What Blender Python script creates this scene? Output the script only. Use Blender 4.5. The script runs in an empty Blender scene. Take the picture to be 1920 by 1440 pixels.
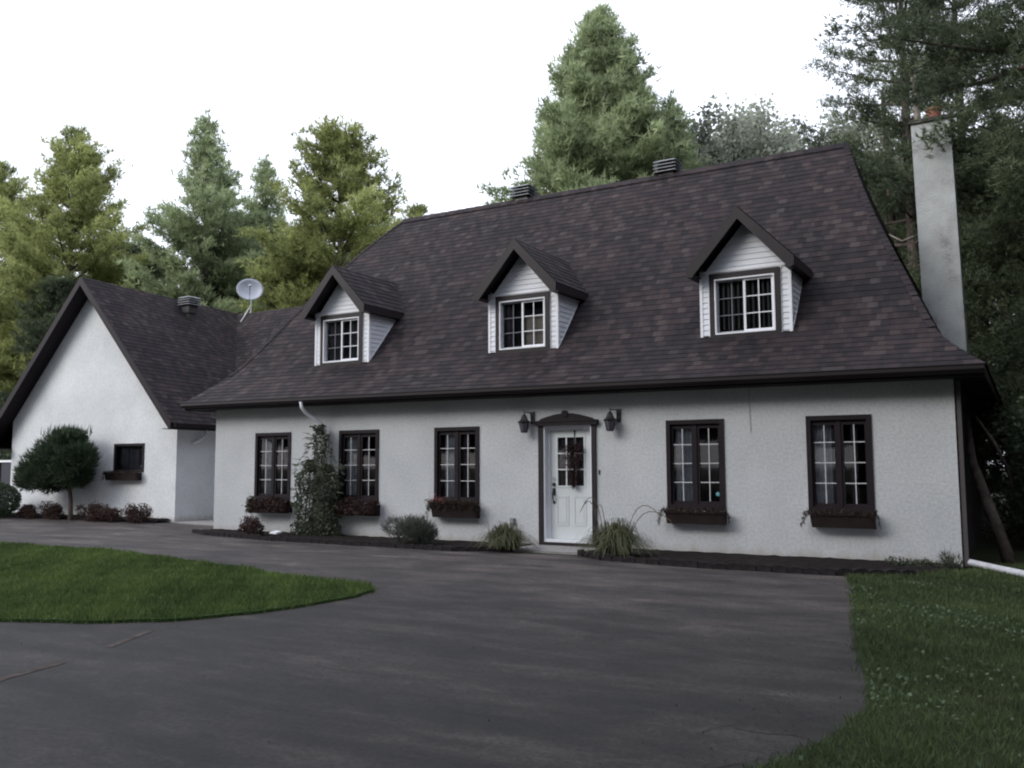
import bpy, math, random
import numpy as np
from mathutils import Matrix, Vector

# ------------------------------------------------------------------ camera, world, light, exposure
scn = bpy.context.scene
COL = scn.collection
R = math.radians

cam_d = bpy.data.cameras.new("camera")
cam = bpy.data.objects.new("camera", cam_d)
COL.objects.link(cam)
YAW, PIT, ROL = R(30.351887), R(5.30741), R(-0.246115)
_F = Vector((-math.sin(YAW) * math.cos(PIT), math.cos(YAW) * math.cos(PIT), math.sin(PIT)))
_R = Vector((math.cos(YAW), math.sin(YAW), 0))
_U = _R.cross(_F)
_c, _s = math.cos(ROL), math.sin(ROL)
_R2 = _c * _R + _s * _U
_U2 = -_s * _R + _c * _U
cam.matrix_world = Matrix(((_R2.x, _U2.x, -_F.x, 0), (_R2.y, _U2.y, -_F.y, -15.0709),
                           (_R2.z, _U2.z, -_F.z, 1.5744), (0, 0, 0, 1)))
cam_d.sensor_width = 36
cam_d.lens = 36 * 1641.59 / 1920
cam_d.clip_end = 1000
scn.camera = cam

SUN_EL, SUN_AZ = R(25), R(-35)      # azimuth measured from -Y (behind the camera) towards -X
sun_dir = Vector((math.cos(SUN_EL) * math.sin(SUN_AZ), -math.cos(SUN_EL) * math.cos(SUN_AZ), math.sin(SUN_EL)))
w = bpy.data.worlds.new("World")
scn.world = w
w.use_nodes = True
wn, wl = w.node_tree.nodes, w.node_tree.links
wn.clear()
sky = wn.new("ShaderNodeTexSky")
sky.sky_type = 'NISHITA'
sky.sun_disc = False
sky.sun_elevation = SUN_EL
sky.sun_rotation = math.atan2(sun_dir.x, sun_dir.y)
mixw = wn.new("ShaderNodeMix")
mixw.data_type = 'RGBA'
mixw.inputs[0].default_value = 0.88
mixw.inputs[7].default_value = (12.6, 13.2, 14.8, 1)      # overcast cloud layer
bg = wn.new("ShaderNodeBackground")
bg.inputs[1].default_value = 0.135
wo = wn.new("ShaderNodeOutputWorld")
wl.new(sky.outputs[0], mixw.inputs[6])
wl.new(mixw.outputs[2], bg.inputs[0])
wl.new(bg.outputs[0], wo.inputs[0])
sun_d = bpy.data.lights.new("sun", 'SUN')
sun_d.energy = 3.6
sun_d.angle = R(38)
sun_d.color = (1.0, 0.97, 0.90)
sun = bpy.data.objects.new("sun", sun_d)
sun.rotation_euler = sun_dir.to_track_quat('Z', 'Y').to_euler()
COL.objects.link(sun)
scn.view_settings.view_transform = 'Standard'
scn.view_settings.look = 'None'
scn.view_settings.gamma = 1
scn.view_settings.use_curve_mapping = False
scn.view_settings.exposure = 0.0
scn.cycles.pixel_filter_type = 'BLACKMAN_HARRIS'
scn.cycles.filter_width = 2.1

# ------------------------------------------------------------------ material helpers
def mat(name, col=(.5, .5, .5), rough=.7, spec=.3, metal=0.0, noise=None, bump=None):
    """noise=(scale, amount, detail) value variation; bump=(scale, strength, distance)"""
    m = bpy.data.materials.new(name)
    m.use_nodes = True
    nt = m.node_tree
    b = nt.nodes["Principled BSDF"]
    b.inputs["Base Color"].default_value = (*col, 1)
    b.inputs["Roughness"].default_value = rough
    b.inputs["Specular IOR Level"].default_value = spec
    b.inputs["Metallic"].default_value = metal
    if noise or bump:
        tc = nt.nodes.new("ShaderNodeTexCoord")
    if noise:
        n = nt.nodes.new("ShaderNodeTexNoise")
        n.inputs["Scale"].default_value = noise[0]
        n.inputs["Detail"].default_value = noise[2]
        nt.links.new(tc.outputs["Object"], n.inputs["Vector"])
        mr = nt.nodes.new("ShaderNodeMapRange")
        mr.inputs[1].default_value = .25
        mr.inputs[2].default_value = .75
        mr.inputs[3].default_value = 1 - noise[1]
        mr.inputs[4].default_value = 1 + noise[1]
        nt.links.new(n.outputs[0], mr.inputs[0])
        mx = nt.nodes.new("ShaderNodeVectorMath")
        mx.operation = 'SCALE'
        mx.inputs[0].default_value = col
        nt.links.new(mr.outputs[0], mx.inputs["Scale"])
        nt.links.new(mx.outputs[0], b.inputs["Base Color"])
    if bump:
        n2 = nt.nodes.new("ShaderNodeTexNoise")
        n2.inputs["Scale"].default_value = bump[0]
        n2.inputs["Detail"].default_value = 6
        nt.links.new(tc.outputs["Object"], n2.inputs["Vector"])
        bp = nt.nodes.new("ShaderNodeBump")
        bp.inputs["Strength"].default_value = bump[1]
        bp.inputs["Distance"].default_value = bump[2]
        nt.links.new(n2.outputs[0], bp.inputs["Height"])
        nt.links.new(bp.outputs[0], b.inputs["Normal"])
    return m

def N(nt, t, **kw):
    n = nt.nodes.new(t)
    for k, v in kw.items():
        setattr(n, k, v)
    return n

def ramp(nt, stops, interp='LINEAR'):
    r = nt.nodes.new("ShaderNodeValToRGB")
    cr = r.color_ramp
    cr.interpolation = interp
    while len(cr.elements) < len(stops):
        cr.elements.new(.5)
    for e, (p, c) in zip(cr.elements, stops):
        e.position = p
        e.color = (*c, 1)
    return r

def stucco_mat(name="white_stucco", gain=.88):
    m = bpy.data.materials.new(name)
    m.use_nodes = True
    nt = m.node_tree
    L = nt.links.new
    b = nt.nodes["Principled BSDF"]
    b.inputs["Roughness"].default_value = .92
    b.inputs["Specular IOR Level"].default_value = .15
    tc = N(nt, "ShaderNodeTexCoord")
    n1 = N(nt, "ShaderNodeTexNoise"); n1.inputs["Scale"].default_value = .9; n1.inputs["Detail"].default_value = 5
    n2 = N(nt, "ShaderNodeTexNoise"); n2.inputs["Scale"].default_value = 22; n2.inputs["Detail"].default_value = 4
    mp = N(nt, "ShaderNodeMapping"); mp.inputs["Scale"].default_value = (2.2, 2.2, .35)
    n3 = N(nt, "ShaderNodeTexNoise"); n3.inputs["Scale"].default_value = 2.0; n3.inputs["Detail"].default_value = 5
    L(tc.outputs["Object"], n1.inputs["Vector"]); L(tc.outputs["Object"], n2.inputs["Vector"])
    L(tc.outputs["Object"], mp.inputs["Vector"]); L(mp.outputs[0], n3.inputs["Vector"])
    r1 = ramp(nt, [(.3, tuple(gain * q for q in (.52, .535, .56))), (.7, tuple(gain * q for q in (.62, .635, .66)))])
    L(n1.outputs[0], r1.inputs[0])
    r2 = ramp(nt, [(.35, (.86, .86, .86)), (.6, (1, 1, 1))])
    L(n2.outputs[0], r2.inputs[0])
    mu = N(nt, "ShaderNodeMix", data_type='RGBA', blend_type='MULTIPLY'); mu.inputs[0].default_value = 1
    L(r1.outputs[0], mu.inputs[6]); L(r2.outputs[0], mu.inputs[7])
    # splash-back dirt: ragged band just over the soil
    sx = N(nt, "ShaderNodeSeparateXYZ"); L(tc.outputs["Object"], sx.inputs[0])
    ad = N(nt, "ShaderNodeMath", operation='MULTIPLY_ADD'); ad.inputs[1].default_value = .7; 
    L(n3.outputs[0], ad.inputs[0]); 
    ng = N(nt, "ShaderNodeMath", operation='MULTIPLY'); ng.inputs[1].default_value = -1.5
    L(sx.outputs[2], ng.inputs[0]); L(ng.outputs[0], ad.inputs[2])
    r3 = ramp(nt, [(.08, (0, 0, 0)), (.34, (1, 1, 1))])
    L(ad.outputs[0], r3.inputs[0])
    m3 = N(nt, "ShaderNodeMix", data_type='RGBA'); m3.inputs[7].default_value = (.36, .33, .29, 1)
    sc = N(nt, "ShaderNodeMath", operation='MULTIPLY'); sc.inputs[1].default_value = .7
    L(r3.outputs[0], sc.inputs[0]); L(sc.outputs[0], m3.inputs[0]); L(mu.outputs[2], m3.inputs[6])
    L(m3.outputs[2], b.inputs["Base Color"])
    n4 = N(nt, "ShaderNodeTexNoise"); n4.inputs["Scale"].default_value = 30; n4.inputs["Detail"].default_value = 5
    n4.inputs["Roughness"].default_value = .65
    L(tc.outputs["Object"], n4.inputs["Vector"])
    bp = N(nt, "ShaderNodeBump"); bp.inputs["Strength"].default_value = .7; bp.inputs["Distance"].default_value = .013
    L(n4.outputs[0], bp.inputs["Height"]); L(bp.outputs[0], b.inputs["Normal"])
    return m

COURSE = .17
def shingle_mat():
    m = bpy.data.materials.new("asphalt_shingles")
    m.use_nodes = True
    nt = m.node_tree
    L = nt.links.new
    b = nt.nodes["Principled BSDF"]
    b.inputs["Roughness"].default_value = .82
    b.inputs["Specular IOR Level"].default_value = .2
    uv = N(nt, "ShaderNodeUVMap")
    def brick(wid, off):
        mp = N(nt, "ShaderNodeMapping"); mp.inputs["Location"].default_value = (off, 0, 0)
        L(uv.outputs[0], mp.inputs[0])
        bk = N(nt, "ShaderNodeTexBrick")
        bk.offset = .43; bk.offset_frequency = 2; bk.squash = 1.0; bk.squash_frequency = 2
        bk.inputs["Color1"].default_value = (0, 0, 0, 1); bk.inputs["Color2"].default_value = (1, 1, 1, 1)
        bk.inputs["Mortar"].default_value = (.0, .0, .0, 1)
        bk.inputs["Scale"].default_value = 1; bk.inputs["Mortar Size"].default_value = .0
        bk.inputs["Brick Width"].default_value = wid; bk.inputs["Row Height"].default_value = COURSE
        L(mp.outputs[0], bk.inputs[0])
        return bk
    b1, b2 = brick(.17, 0), brick(.105, .13)
    r1 = ramp(nt, [(0, (.013, .0115, .0135)), (.3, (.018, .015, .018)), (.55, (.0225, .0178, .0205)),
                   (.75, (.028, .021, .0225)), (.9, (.034, .0275, .0285)), (1, (.043, .0365, .037))])
    L(b1.outputs[0], r1.inputs[0])
    r2 = ramp(nt, [(0, (.74, .73, .78)), (.5, (1, 1, 1)), (1, (1.22, 1.16, 1.16))])
    L(b2.outputs[0], r2.inputs[0])
    mu = N(nt, "ShaderNodeMix", data_type='RGBA', blend_type='MULTIPLY'); mu.inputs[0].default_value = .85
    L(r1.outputs[0], mu.inputs[6]); L(r2.outputs[0], mu.inputs[7])
    nz = N(nt, "ShaderNodeTexNoise"); nz.inputs["Scale"].default_value = .5; nz.inputs["Detail"].default_value = 4
    L(uv.outputs[0], nz.inputs["Vector"])
    r3 = ramp(nt, [(.35, (.84, .84, .9)), (.65, (1.2, 1.12, 1.12))])
    L(nz.outputs[0], r3.inputs[0])
    m2 = N(nt, "ShaderNodeMix", data_type='RGBA', blend_type='MULTIPLY'); m2.inputs[0].default_value = 1
    L(mu.outputs[2], m2.inputs[6]); L(r3.outputs[0], m2.inputs[7])
    ng = N(nt, "ShaderNodeTexNoise"); ng.inputs["Scale"].default_value = 60; ng.inputs["Detail"].default_value = 3
    L(uv.outputs[0], ng.inputs["Vector"])
    r4 = ramp(nt, [(.3, (.6, .6, .6)), (.7, (1.4, 1.4, 1.4))])
    L(ng.outputs[0], r4.inputs[0])
    m3 = N(nt, "ShaderNodeMix", data_type='RGBA', blend_type='MULTIPLY'); m3.inputs[0].default_value = 1
    L(m2.outputs[2], m3.inputs[6]); L(r4.outputs[0], m3.inputs[7])
    L(m3.outputs[2], b.inputs["Base Color"])
    bp = N(nt, "ShaderNodeBump"); bp.inputs["Strength"].default_value = .6; bp.inputs["Distance"].default_value = .012
    L(b2.outputs[0], bp.inputs["Height"]); L(bp.outputs[0], b.inputs["Normal"])
    return m

def asphalt_mat():
    m = bpy.data.materials.new("driveway_asphalt")
    m.use_nodes = True
    nt = m.node_tree
    L = nt.links.new
    b = nt.nodes["Principled BSDF"]
    b.inputs["Roughness"].default_value = .74
    b.inputs["Specular IOR Level"].default_value = .35
    tc = N(nt, "ShaderNodeTexCoord")
    # streaks from sealing: stretched roughly along X, slightly turned
    mp = N(nt, "ShaderNodeMapping"); mp.inputs["Rotation"].default_value = (0, 0, R(-24)); mp.inputs["Scale"].default_value = (.42, 1.5, 1)
    L(tc.outputs["Object"], mp.inputs[0])
    n1 = N(nt, "ShaderNodeTexNoise"); n1.inputs["Scale"].default_value = 1.3; n1.inputs["Detail"].default_value = 10; n1.inputs["Roughness"].default_value = .72; n1.inputs["Distortion"].default_value = .3
    L(mp.outputs[0], n1.inputs["Vector"])
    r1 = ramp(nt, [(.30, (.0085, .0073, .0076)), (.44, (.0155, .0135, .0138)), (.53, (.024, .0212, .021)), (.62, (.034, .0298, .0285)), (.74, (.064, .056, .051))])
    L(n1.outputs[0], r1.inputs[0])
    # paler asphalt close to the house
    sx = N(nt, "ShaderNodeSeparateXYZ"); L(tc.outputs["Object"], sx.inputs[0])
    n2 = N(nt, "ShaderNodeTexNoise"); n2.inputs["Scale"].default_value = .55; n2.inputs["Detail"].default_value = 5
    L(tc.outputs["Object"], n2.inputs["Vector"])
    ma = N(nt, "ShaderNodeMath", operation='MULTIPLY_ADD'); ma.inputs[1].default_value = 5
    L(n2.outputs[0], ma.inputs[0]); L(sx.outputs[1], ma.inputs[2])
    mr = N(nt, "ShaderNodeMapRange"); mr.inputs[1].default_value = -5.2; mr.inputs[2].default_value = .8; L(ma.outputs[0], mr.inputs[0])
    mx = N(nt, "ShaderNodeMix", data_type='RGBA', blend_type='MULTIPLY'); mx.inputs[7].default_value = (2.8, 2.7, 2.65, 1)
    L(mr.outputs[0], mx.inputs[0]); L(r1.outputs[0], mx.inputs[6])
    mpb = N(nt, "ShaderNodeMapping"); mpb.inputs["Rotation"].default_value = (0, 0, R(-20)); mpb.inputs["Scale"].default_value = (.9, 1.3, 1)
    L(tc.outputs["Object"], mpb.inputs[0])
    nb = N(nt, "ShaderNodeTexNoise"); nb.inputs["Scale"].default_value = 1.25; nb.inputs["Detail"].default_value = 10; nb.inputs["Roughness"].default_value = .8; nb.inputs["Distortion"].default_value = .4
    L(mpb.outputs[0], nb.inputs["Vector"])
    rb = ramp(nt, [(.34, (.42, .42, .44)), (.46, (.8, .8, .8)), (.55, (1.05, 1.03, 1.02)), (.68, (1.9, 1.78, 1.7))])
    L(nb.outputs[0], rb.inputs[0])
    mb_ = N(nt, "ShaderNodeMix", data_type='RGBA', blend_type='MULTIPLY'); mb_.inputs[0].default_value = 1
    L(mx.outputs[2], mb_.inputs[6]); L(rb.outputs[0], mb_.inputs[7])
    mx = mb_
    n3 = N(nt, "ShaderNodeTexNoise"); n3.inputs["Scale"].default_value = 26; n3.inputs["Detail"].default_value = 8; n3.inputs["Roughness"].default_value = .85
    L(tc.outputs["Object"], n3.inputs["Vector"])
    r3 = ramp(nt, [(.36, (.40, .40, .40)), (.5, (.95, .95, .95)), (.64, (1.75, 1.7, 1.7))])
    L(n3.outputs[0], r3.inputs[0])
    m2 = N(nt, "ShaderNodeMix", data_type='RGBA', blend_type='MULTIPLY'); m2.inputs[0].default_value = 1
    L(mx.outputs[2], m2.inputs[6]); L(r3.outputs[0], m2.inputs[7])
    L(m2.outputs[2], b.inputs["Base Color"])
    bp = N(nt, "ShaderNodeBump"); bp.inputs["Strength"].default_value = .6; bp.inputs["Distance"].default_value = .012
    L(n3.outputs[0], bp.inputs["Height"]); L(bp.outputs[0], b.inputs["Normal"])
    return m

def tint_mat(name, c0, c1, rough=.65, transl=.3, spec=.25):
    """foliage: colour picked between c0 and c1 by the per-leaf attribute 'tone'"""
    m = bpy.data.materials.new(name)
    m.use_nodes = True
    nt = m.node_tree
    L = nt.links.new
    b = nt.nodes["Principled BSDF"]
    out = [n for n in nt.nodes if n.type == 'OUTPUT_MATERIAL'][0]
    b.inputs["Roughness"].default_value = rough
    b.inputs["Specular IOR Level"].default_value = spec
    at = N(nt, "ShaderNodeAttribute", attribute_name="tone")
    mid = tuple((a + c) / 2 for a, c in zip(c0, c1))
    r = ramp(nt, [(0, c0), (.55, mid), (1, c1)])
    L(at.outputs["Fac"], r.inputs[0])
    L(r.outputs[0], b.inputs["Base Color"])
    tr = N(nt, "ShaderNodeBsdfTranslucent")
    L(r.outputs[0], tr.inputs[0])
    ms = N(nt, "ShaderNodeMixShader"); ms.inputs[0].default_value = transl
    L(b.outputs[0], ms.inputs[1]); L(tr.outputs[0], ms.inputs[2]); L(ms.outputs[0], out.inputs[0])
    return m

def glass_mat():
    m = bpy.data.materials.new("window_glass")
    m.use_nodes = True
    nt = m.node_tree
    L = nt.links.new
    out = [n for n in nt.nodes if n.type == 'OUTPUT_MATERIAL'][0]
    nt.nodes.remove(nt.nodes["Principled BSDF"])
    g = N(nt, "ShaderNodeBsdfGlossy"); g.inputs["Roughness"].default_value = .03
    t = N(nt, "ShaderNodeBsdfTransparent"); t.inputs[0].default_value = (.78, .8, .84, 1)
    fr = N(nt, "ShaderNodeFresnel"); fr.inputs[0].default_value = 1.5
    ms = N(nt, "ShaderNodeMixShader")
    L(fr.outputs[0], ms.inputs[0]); L(t.outputs[0], ms.inputs[1]); L(g.outputs[0], ms.inputs[2]); L(ms.outputs[0], out.inputs[0])
    return m

M = {}
M['stucco'] = stucco_mat()
M['stucco_wing'] = stucco_mat('brightened_wing_stucco', 1.12)  # same stucco made lighter; the wing's stronger skylight is in its colour
M['shingle'] = shingle_mat()
M['asphalt'] = asphalt_mat()
M['trim'] = mat('brown_painted_trim', (.0125, .008, .0115), .6, .22, noise=(3, .25, 4))
M['trim2'] = mat('dormer_brown_trim', (.017, .012, .0155), .55, .3, noise=(3, .2, 4))
M['soffit'] = mat('brown_soffit', (.022, .015, .019), .7, .2, noise=(4, .2, 3))
M['white'] = mat('white_vinyl', (.72, .73, .78), .42, .4, noise=(5, .05, 3))
M['siding'] = mat('white_vinyl_siding', (.62, .64, .70), .5, .35, noise=(4, .07, 4))
M['muntin'] = mat('white_muntin', (.6, .6, .63), .5, .3)
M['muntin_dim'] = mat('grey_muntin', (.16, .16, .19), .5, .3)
M['door'] = mat('white_door_paint', (.545, .575, .59), .4, .4, noise=(6, .03, 3))
M['glass'] = glass_mat()
M['dark'] = mat('dark_room', (.035, .033, .045), .9, .1)  # for sheets behind the glass; the unlit rooms' darkness is in the colour
M['curtain'] = mat('sheer_curtain', (.50, .52, .56), .9, .1, noise=(9, .25, 4))
M['drape'] = mat('dark_drape', (.13, .11, .13), .9, .1, noise=(9, .3, 4))
M['blind'] = mat('beige_blind', (.55, .50, .42), .8, .2, noise=(3, .1, 3))
M['blindv'] = mat('grey_blind', (.16, .16, .17), .8, .2)
M['metal_dark'] = mat('black_metal', (.022, .020, .023), .45, .5, noise=(20, .3, 3))
M['metal'] = mat('galvanised_metal', (.42, .43, .46), .45, .5, metal=.3, noise=(8, .15, 4))
M['ventd'] = mat('dark_vent_metal', (.035, .033, .036), .5, .5)
M['lampglass'] = mat('smoked_lamp_glass', (.10, .10, .12), .25, .6)
M['dish'] = mat('grey_dish_paint', (.36, .38, .44), .45, .4, noise=(4, .1, 3))
M['soil'] = mat('bed_soil', (.018, .014, .0135), .95, .1, noise=(9, .5, 6), bump=(18, 1, .05))
M['block'] = mat('edging_block', (.022, .018, .020), .9, .15, noise=(14, .4, 4), bump=(25, .6, .01))
M['concrete'] = mat('concrete', (.26, .25, .25), .9, .2, noise=(5, .2, 5), bump=(40, .4, .005))
M['clay'] = mat('clay_flue', (.19, .075, .055), .8, .2, noise=(8, .2, 4))
M['bark'] = mat('pine_bark', (.075, .060, .055), .95, .1, noise=(5, .4, 5), bump=(14, 1, .04))
M['bark_pale'] = mat('pale_bark', (.20, .175, .16), .95, .1, noise=(4, .35, 5), bump=(14, 1, .03))
M['wood'] = mat('planter_wood', (.017, .011, .011), .8, .2, noise=(8, .35, 4))
M['pvc'] = mat('white_pvc', (.5, .5, .54), .5, .4, noise=(7, .2, 4))
M['pane_sticker'] = mat('blue_sticker', (.12, .32, .38), .5, .3)
M['pine_y'] = tint_mat('pine_needles_yellow', (.095, .118, .036), (.44, .48, .20), transl=.45)
M['pine_g'] = tint_mat('pine_needles_green', (.095, .13, .068), (.43, .50, .29), transl=.45)
M['pine_d'] = tint_mat('pine_needles_dark', (.036, .050, .034), (.135, .170, .095), transl=.38)  # dark green needles with the wood's shade put into the colour
M['leaf_grey'] = tint_mat('greyish_leaves', (.17, .19, .15), (.42, .45, .37), transl=.45)
M['vine'] = tint_mat('vine_leaves', (.046, .056, .038), (.13, .15, .105))
M['grass'] = tint_mat('lawn_blades', (.045, .075, .020), (.15, .215, .060), transl=.25)
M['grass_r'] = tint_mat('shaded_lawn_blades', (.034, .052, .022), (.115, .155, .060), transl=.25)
M['clover'] = tint_mat('clover_leaves', (.055, .085, .045), (.16, .21, .12))
M['reed'] = tint_mat('ornamental_grass_blades', (.04, .05, .025), (.17, .17, .10))
M['reddish'] = tint_mat('reddish_foliage', (.025, .018, .016), (.085, .045, .042))
M['mixfol'] = tint_mat('dull_box_foliage', (.024, .022, .018), (.085, .060, .048))
M['lav'] = tint_mat('grey_green_foliage', (.045, .055, .045), (.15, .165, .14))
M['topiary'] = tint_mat('topiary_needles', (.018, .032, .020), (.075, .11, .062))
M['pink'] = tint_mat('pink_petals', (.30, .09, .09), (.55, .22, .20))
M['dried'] = tint_mat('dried_stems', (.018, .012, .012), (.07, .035, .032))

def ground_mat(name, stops, sc=1.2):
    m = bpy.data.materials.new(name)
    m.use_nodes = True
    nt = m.node_tree
    b = nt.nodes["Principled BSDF"]
    b.inputs["Roughness"].default_value = .95
    b.inputs["Specular IOR Level"].default_value = .1
    tc = N(nt, "ShaderNodeTexCoord")
    n1 = N(nt, "ShaderNodeTexNoise"); n1.inputs["Scale"].default_value = sc; n1.inputs["Detail"].default_value = 9; n1.inputs["Roughness"].default_value = .7
    nt.links.new(tc.outputs["Object"], n1.inputs["Vector"])
    r = ramp(nt, stops)
    nt.links.new(n1.outputs[0], r.inputs[0])
    nt.links.new(r.outputs[0], b.inputs["Base Color"])
    bp = N(nt, "ShaderNodeBump"); bp.inputs["Strength"].default_value = 1; bp.inputs["Distance"].default_value = .04
    n2 = N(nt, "ShaderNodeTexNoise"); n2.inputs["Scale"].default_value = 30; n2.inputs["Detail"].default_value = 5
    nt.links.new(tc.outputs["Object"], n2.inputs["Vector"]); nt.links.new(n2.outputs[0], bp.inputs["Height"])
    nt.links.new(bp.outputs[0], b.inputs["Normal"])
    return m
M['ground'] = ground_mat('forest_ground', [(.3, (.018, .022, .012)), (.5, (.030, .034, .018)), (.7, (.050, .042, .028))])
M['turf'] = ground_mat('turf', [(.3, (.020, .036, .012)), (.5, (.032, .056, .018)), (.7, (.050, .078, .024))], .8)
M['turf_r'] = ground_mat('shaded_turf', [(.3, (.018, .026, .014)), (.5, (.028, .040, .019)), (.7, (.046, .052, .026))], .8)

# ------------------------------------------------------------------ object helpers
def setp(o, label=None, cat=None, group=None, kind=None):
    if label: o['label'] = label
    if cat: o['category'] = cat
    if group: o['group'] = group
    if kind: o['kind'] = kind
    return o

def link(name, me, parent=None, material=None):
    o = bpy.data.objects.new(name, me)
    COL.objects.link(o)
    if material is not None:
        me.materials.append(material)
    if parent is not None:
        o.parent = parent
        if parent.type == 'EMPTY':
            o.matrix_parent_inverse = Matrix.Translation(-parent.location)
    return o

def thing(name, label, cat, loc=(0, 0, 0), group=None):
    o = bpy.data.objects.new(name, None)
    o.location = loc
    o.empty_display_size = .2
    COL.objects.link(o)
    return setp(o, label, cat, group)

class MB:
    """collects shapes, all in world coordinates, into one mesh object"""
    def __init__(s):
        s.v, s.f, s.uv = [], [], {}
    def face(s, pts, uv=None):
        n = len(s.v)
        s.v += [tuple(p) for p in pts]
        if uv: s.uv[len(s.f)] = uv
        s.f.append(tuple(range(n, n + len(pts))))
    def box(s, x0, x1, y0, y1, z0, z1):
        n = len(s.v)
        s.v += [(x0, y0, z0), (x1, y0, z0), (x1, y1, z0), (x0, y1, z0), (x0, y0, z1), (x1, y0, z1), (x1, y1, z1), (x0, y1, z1)]
        for q in ((3, 2, 1, 0), (4, 5, 6, 7), (0, 1, 5, 4), (1, 2, 6, 5), (2, 3, 7, 6), (3, 0, 4, 7)):
            s.f.append(tuple(n + i for i in q))
    def prism(s, poly, d):
        """extrude polygon (3D points) by vector d"""
        n = len(s.v); k = len(poly)
        s.v += [tuple(p) for p in poly] + [(p[0] + d[0], p[1] + d[1], p[2] + d[2]) for p in poly]
        s.f.append(tuple(range(n + k - 1, n - 1, -1)))
        s.f.append(tuple(range(n + k, n + 2 * k)))
        for i in range(k):
            j = (i + 1) % k
            s.f.append((n + i, n + j, n + k + j, n + k + i))
    def tube(s, pts, rads, seg=8, cap=True):
        pts = [Vector(p) for p in pts]
        if not hasattr(rads, '__len__'): rads = [rads] * len(pts)
        n = len(s.v)
        up = Vector((0, 0, 1))
        for i, p in enumerate(pts):
            t = (pts[min(i + 1, len(pts) - 1)] - pts[max(i - 1, 0)]).normalized()
            a = t.cross(up if abs(t.z) < .9 else Vector((1, 0, 0))).normalized()
            b = t.cross(a)
            for k in range(seg):
                an = 2 * math.pi * k / seg
                s.v.append(tuple(p + rads[i] * (math.cos(an) * a + math.sin(an) * b)))
        for i in range(len(pts) - 1):
            for k in range(seg):
                k2 = (k + 1) % seg
                s.f.append((n + i * seg + k, n + i * seg + k2, n + (i + 1) * seg + k2, n + (i + 1) * seg + k))
        if cap:
            s.f.append(tuple(n + k for k in range(seg - 1, -1, -1)))
            s.f.append(tuple(n + (len(pts) - 1) * seg + k for k in range(seg)))
    def build(s, name, material, parent=None, smooth=False):
        me = bpy.data.meshes.new(name)
        me.from_pydata(s.v, [], s.f)
        if s.uv:
            ul = me.uv_layers.new(name="UVMap")
            for pi, uvs in s.uv.items():
                for li, q in zip(me.polygons[pi].loop_indices, uvs):
                    ul.data[li].uv = q
        if smooth:
            me.polygons.foreach_set('use_smooth', [True] * len(me.polygons))
        me.update()
        return link(name, me, parent, material)

def tri_mesh(name, V, tone, material, parent=None, nv=3):
    """V: (n*nv, 3) array of loose triangles/quads, tone: (n,)"""
    n = len(V) // nv
    me = bpy.data.meshes.new(name)
    me.vertices.add(n * nv); me.loops.add(n * nv); me.polygons.add(n)
    me.vertices.foreach_set('co', np.ascontiguousarray(V, dtype=np.float32).ravel())
    me.loops.foreach_set('vertex_index', np.arange(n * nv, dtype=np.int32))
    me.polygons.foreach_set('loop_start', np.arange(0, n * nv, nv, dtype=np.int32))
    me.polygons.foreach_set('loop_total', np.full(n, nv, dtype=np.int32))
    a = me.attributes.new('tone', 'FLOAT', 'POINT')
    a.data.foreach_set('value', np.repeat(np.clip(tone, 0, 1), nv).astype(np.float32))
    me.update(calc_edges=True)
    return link(name, me, parent, material)

def unit(a):
    return a / (np.linalg.norm(a, axis=-1, keepdims=True) + 1e-9)

def blades(rng, C, D, length, width, tone, jit=.25):
    """thin triangles rooted at C pointing along D"""
    n = len(C)
    side = unit(np.cross(D, rng.normal(size=(n, 3))))
    ln = (length * rng.uniform(1 - jit, 1 + jit, n))[:, None]
    w_ = (width * rng.uniform(.8, 1.2, n))[:, None]
    V = np.empty((n, 3, 3))
    V[:, 0] = C - side * w_ / 2
    V[:, 1] = C + side * w_ / 2
    V[:, 2] = C + D * ln
    return V.reshape(-1, 3), tone

def leaves(rng, C, size, tone, Nn=None, asp=.65):
    """kite-shaped quads with random (or given mean) normal"""
    n = len(C)
    nn = unit(rng.normal(size=(n, 3)) + (0 if Nn is None else Nn))
    a = unit(np.cross(nn, rng.normal(size=(n, 3))))
    b = np.cross(nn, a)
    s_ = (size * rng.uniform(.6, 1.3, n))[:, None]
    V = np.empty((n, 4, 3))
    V[:, 0] = C - a * s_ * .5
    V[:, 1] = C + b * s_ * asp * .5
    V[:, 2] = C + a * s_ * .5
    V[:, 3] = C - b * s_ * asp * .5
    return V.reshape(-1, 3), tone

# ------------------------------------------------------------------ the setting
def sheet(name, pts, z, material, thick=0):
    mb = MB()
    mb.face([(x, y, z) for x, y in pts])
    if thick:
        k = len(pts)
        for i in range(k):
            a, b_ = pts[i], pts[(i + 1) % k]
            mb.face([(a[0], a[1], z - thick), (b_[0], b_[1], z - thick), (b_[0], b_[1], z), (a[0], a[1], z)])
    o = mb.build(name, material)
    return setp(o, kind='structure')

def wobble(pts, amp, step, seed):
    rnd = random.Random(seed)
    out = []
    for i in range(len(pts)):
        a, b_ = pts[i], pts[(i + 1) % len(pts)]
        d = math.dist(a, b_)
        k = max(1, int(d / step)) if d < 14 else 1
        for j in range(k):
            t = j / k
            q = (a[0] + (b_[0] - a[0]) * t, a[1] + (b_[1] - a[1]) * t)
            if d < 14 and j: q = (q[0] + rnd.uniform(-amp, amp), q[1] + rnd.uniform(-amp, amp))
            out.append(q)
    return out

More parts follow.
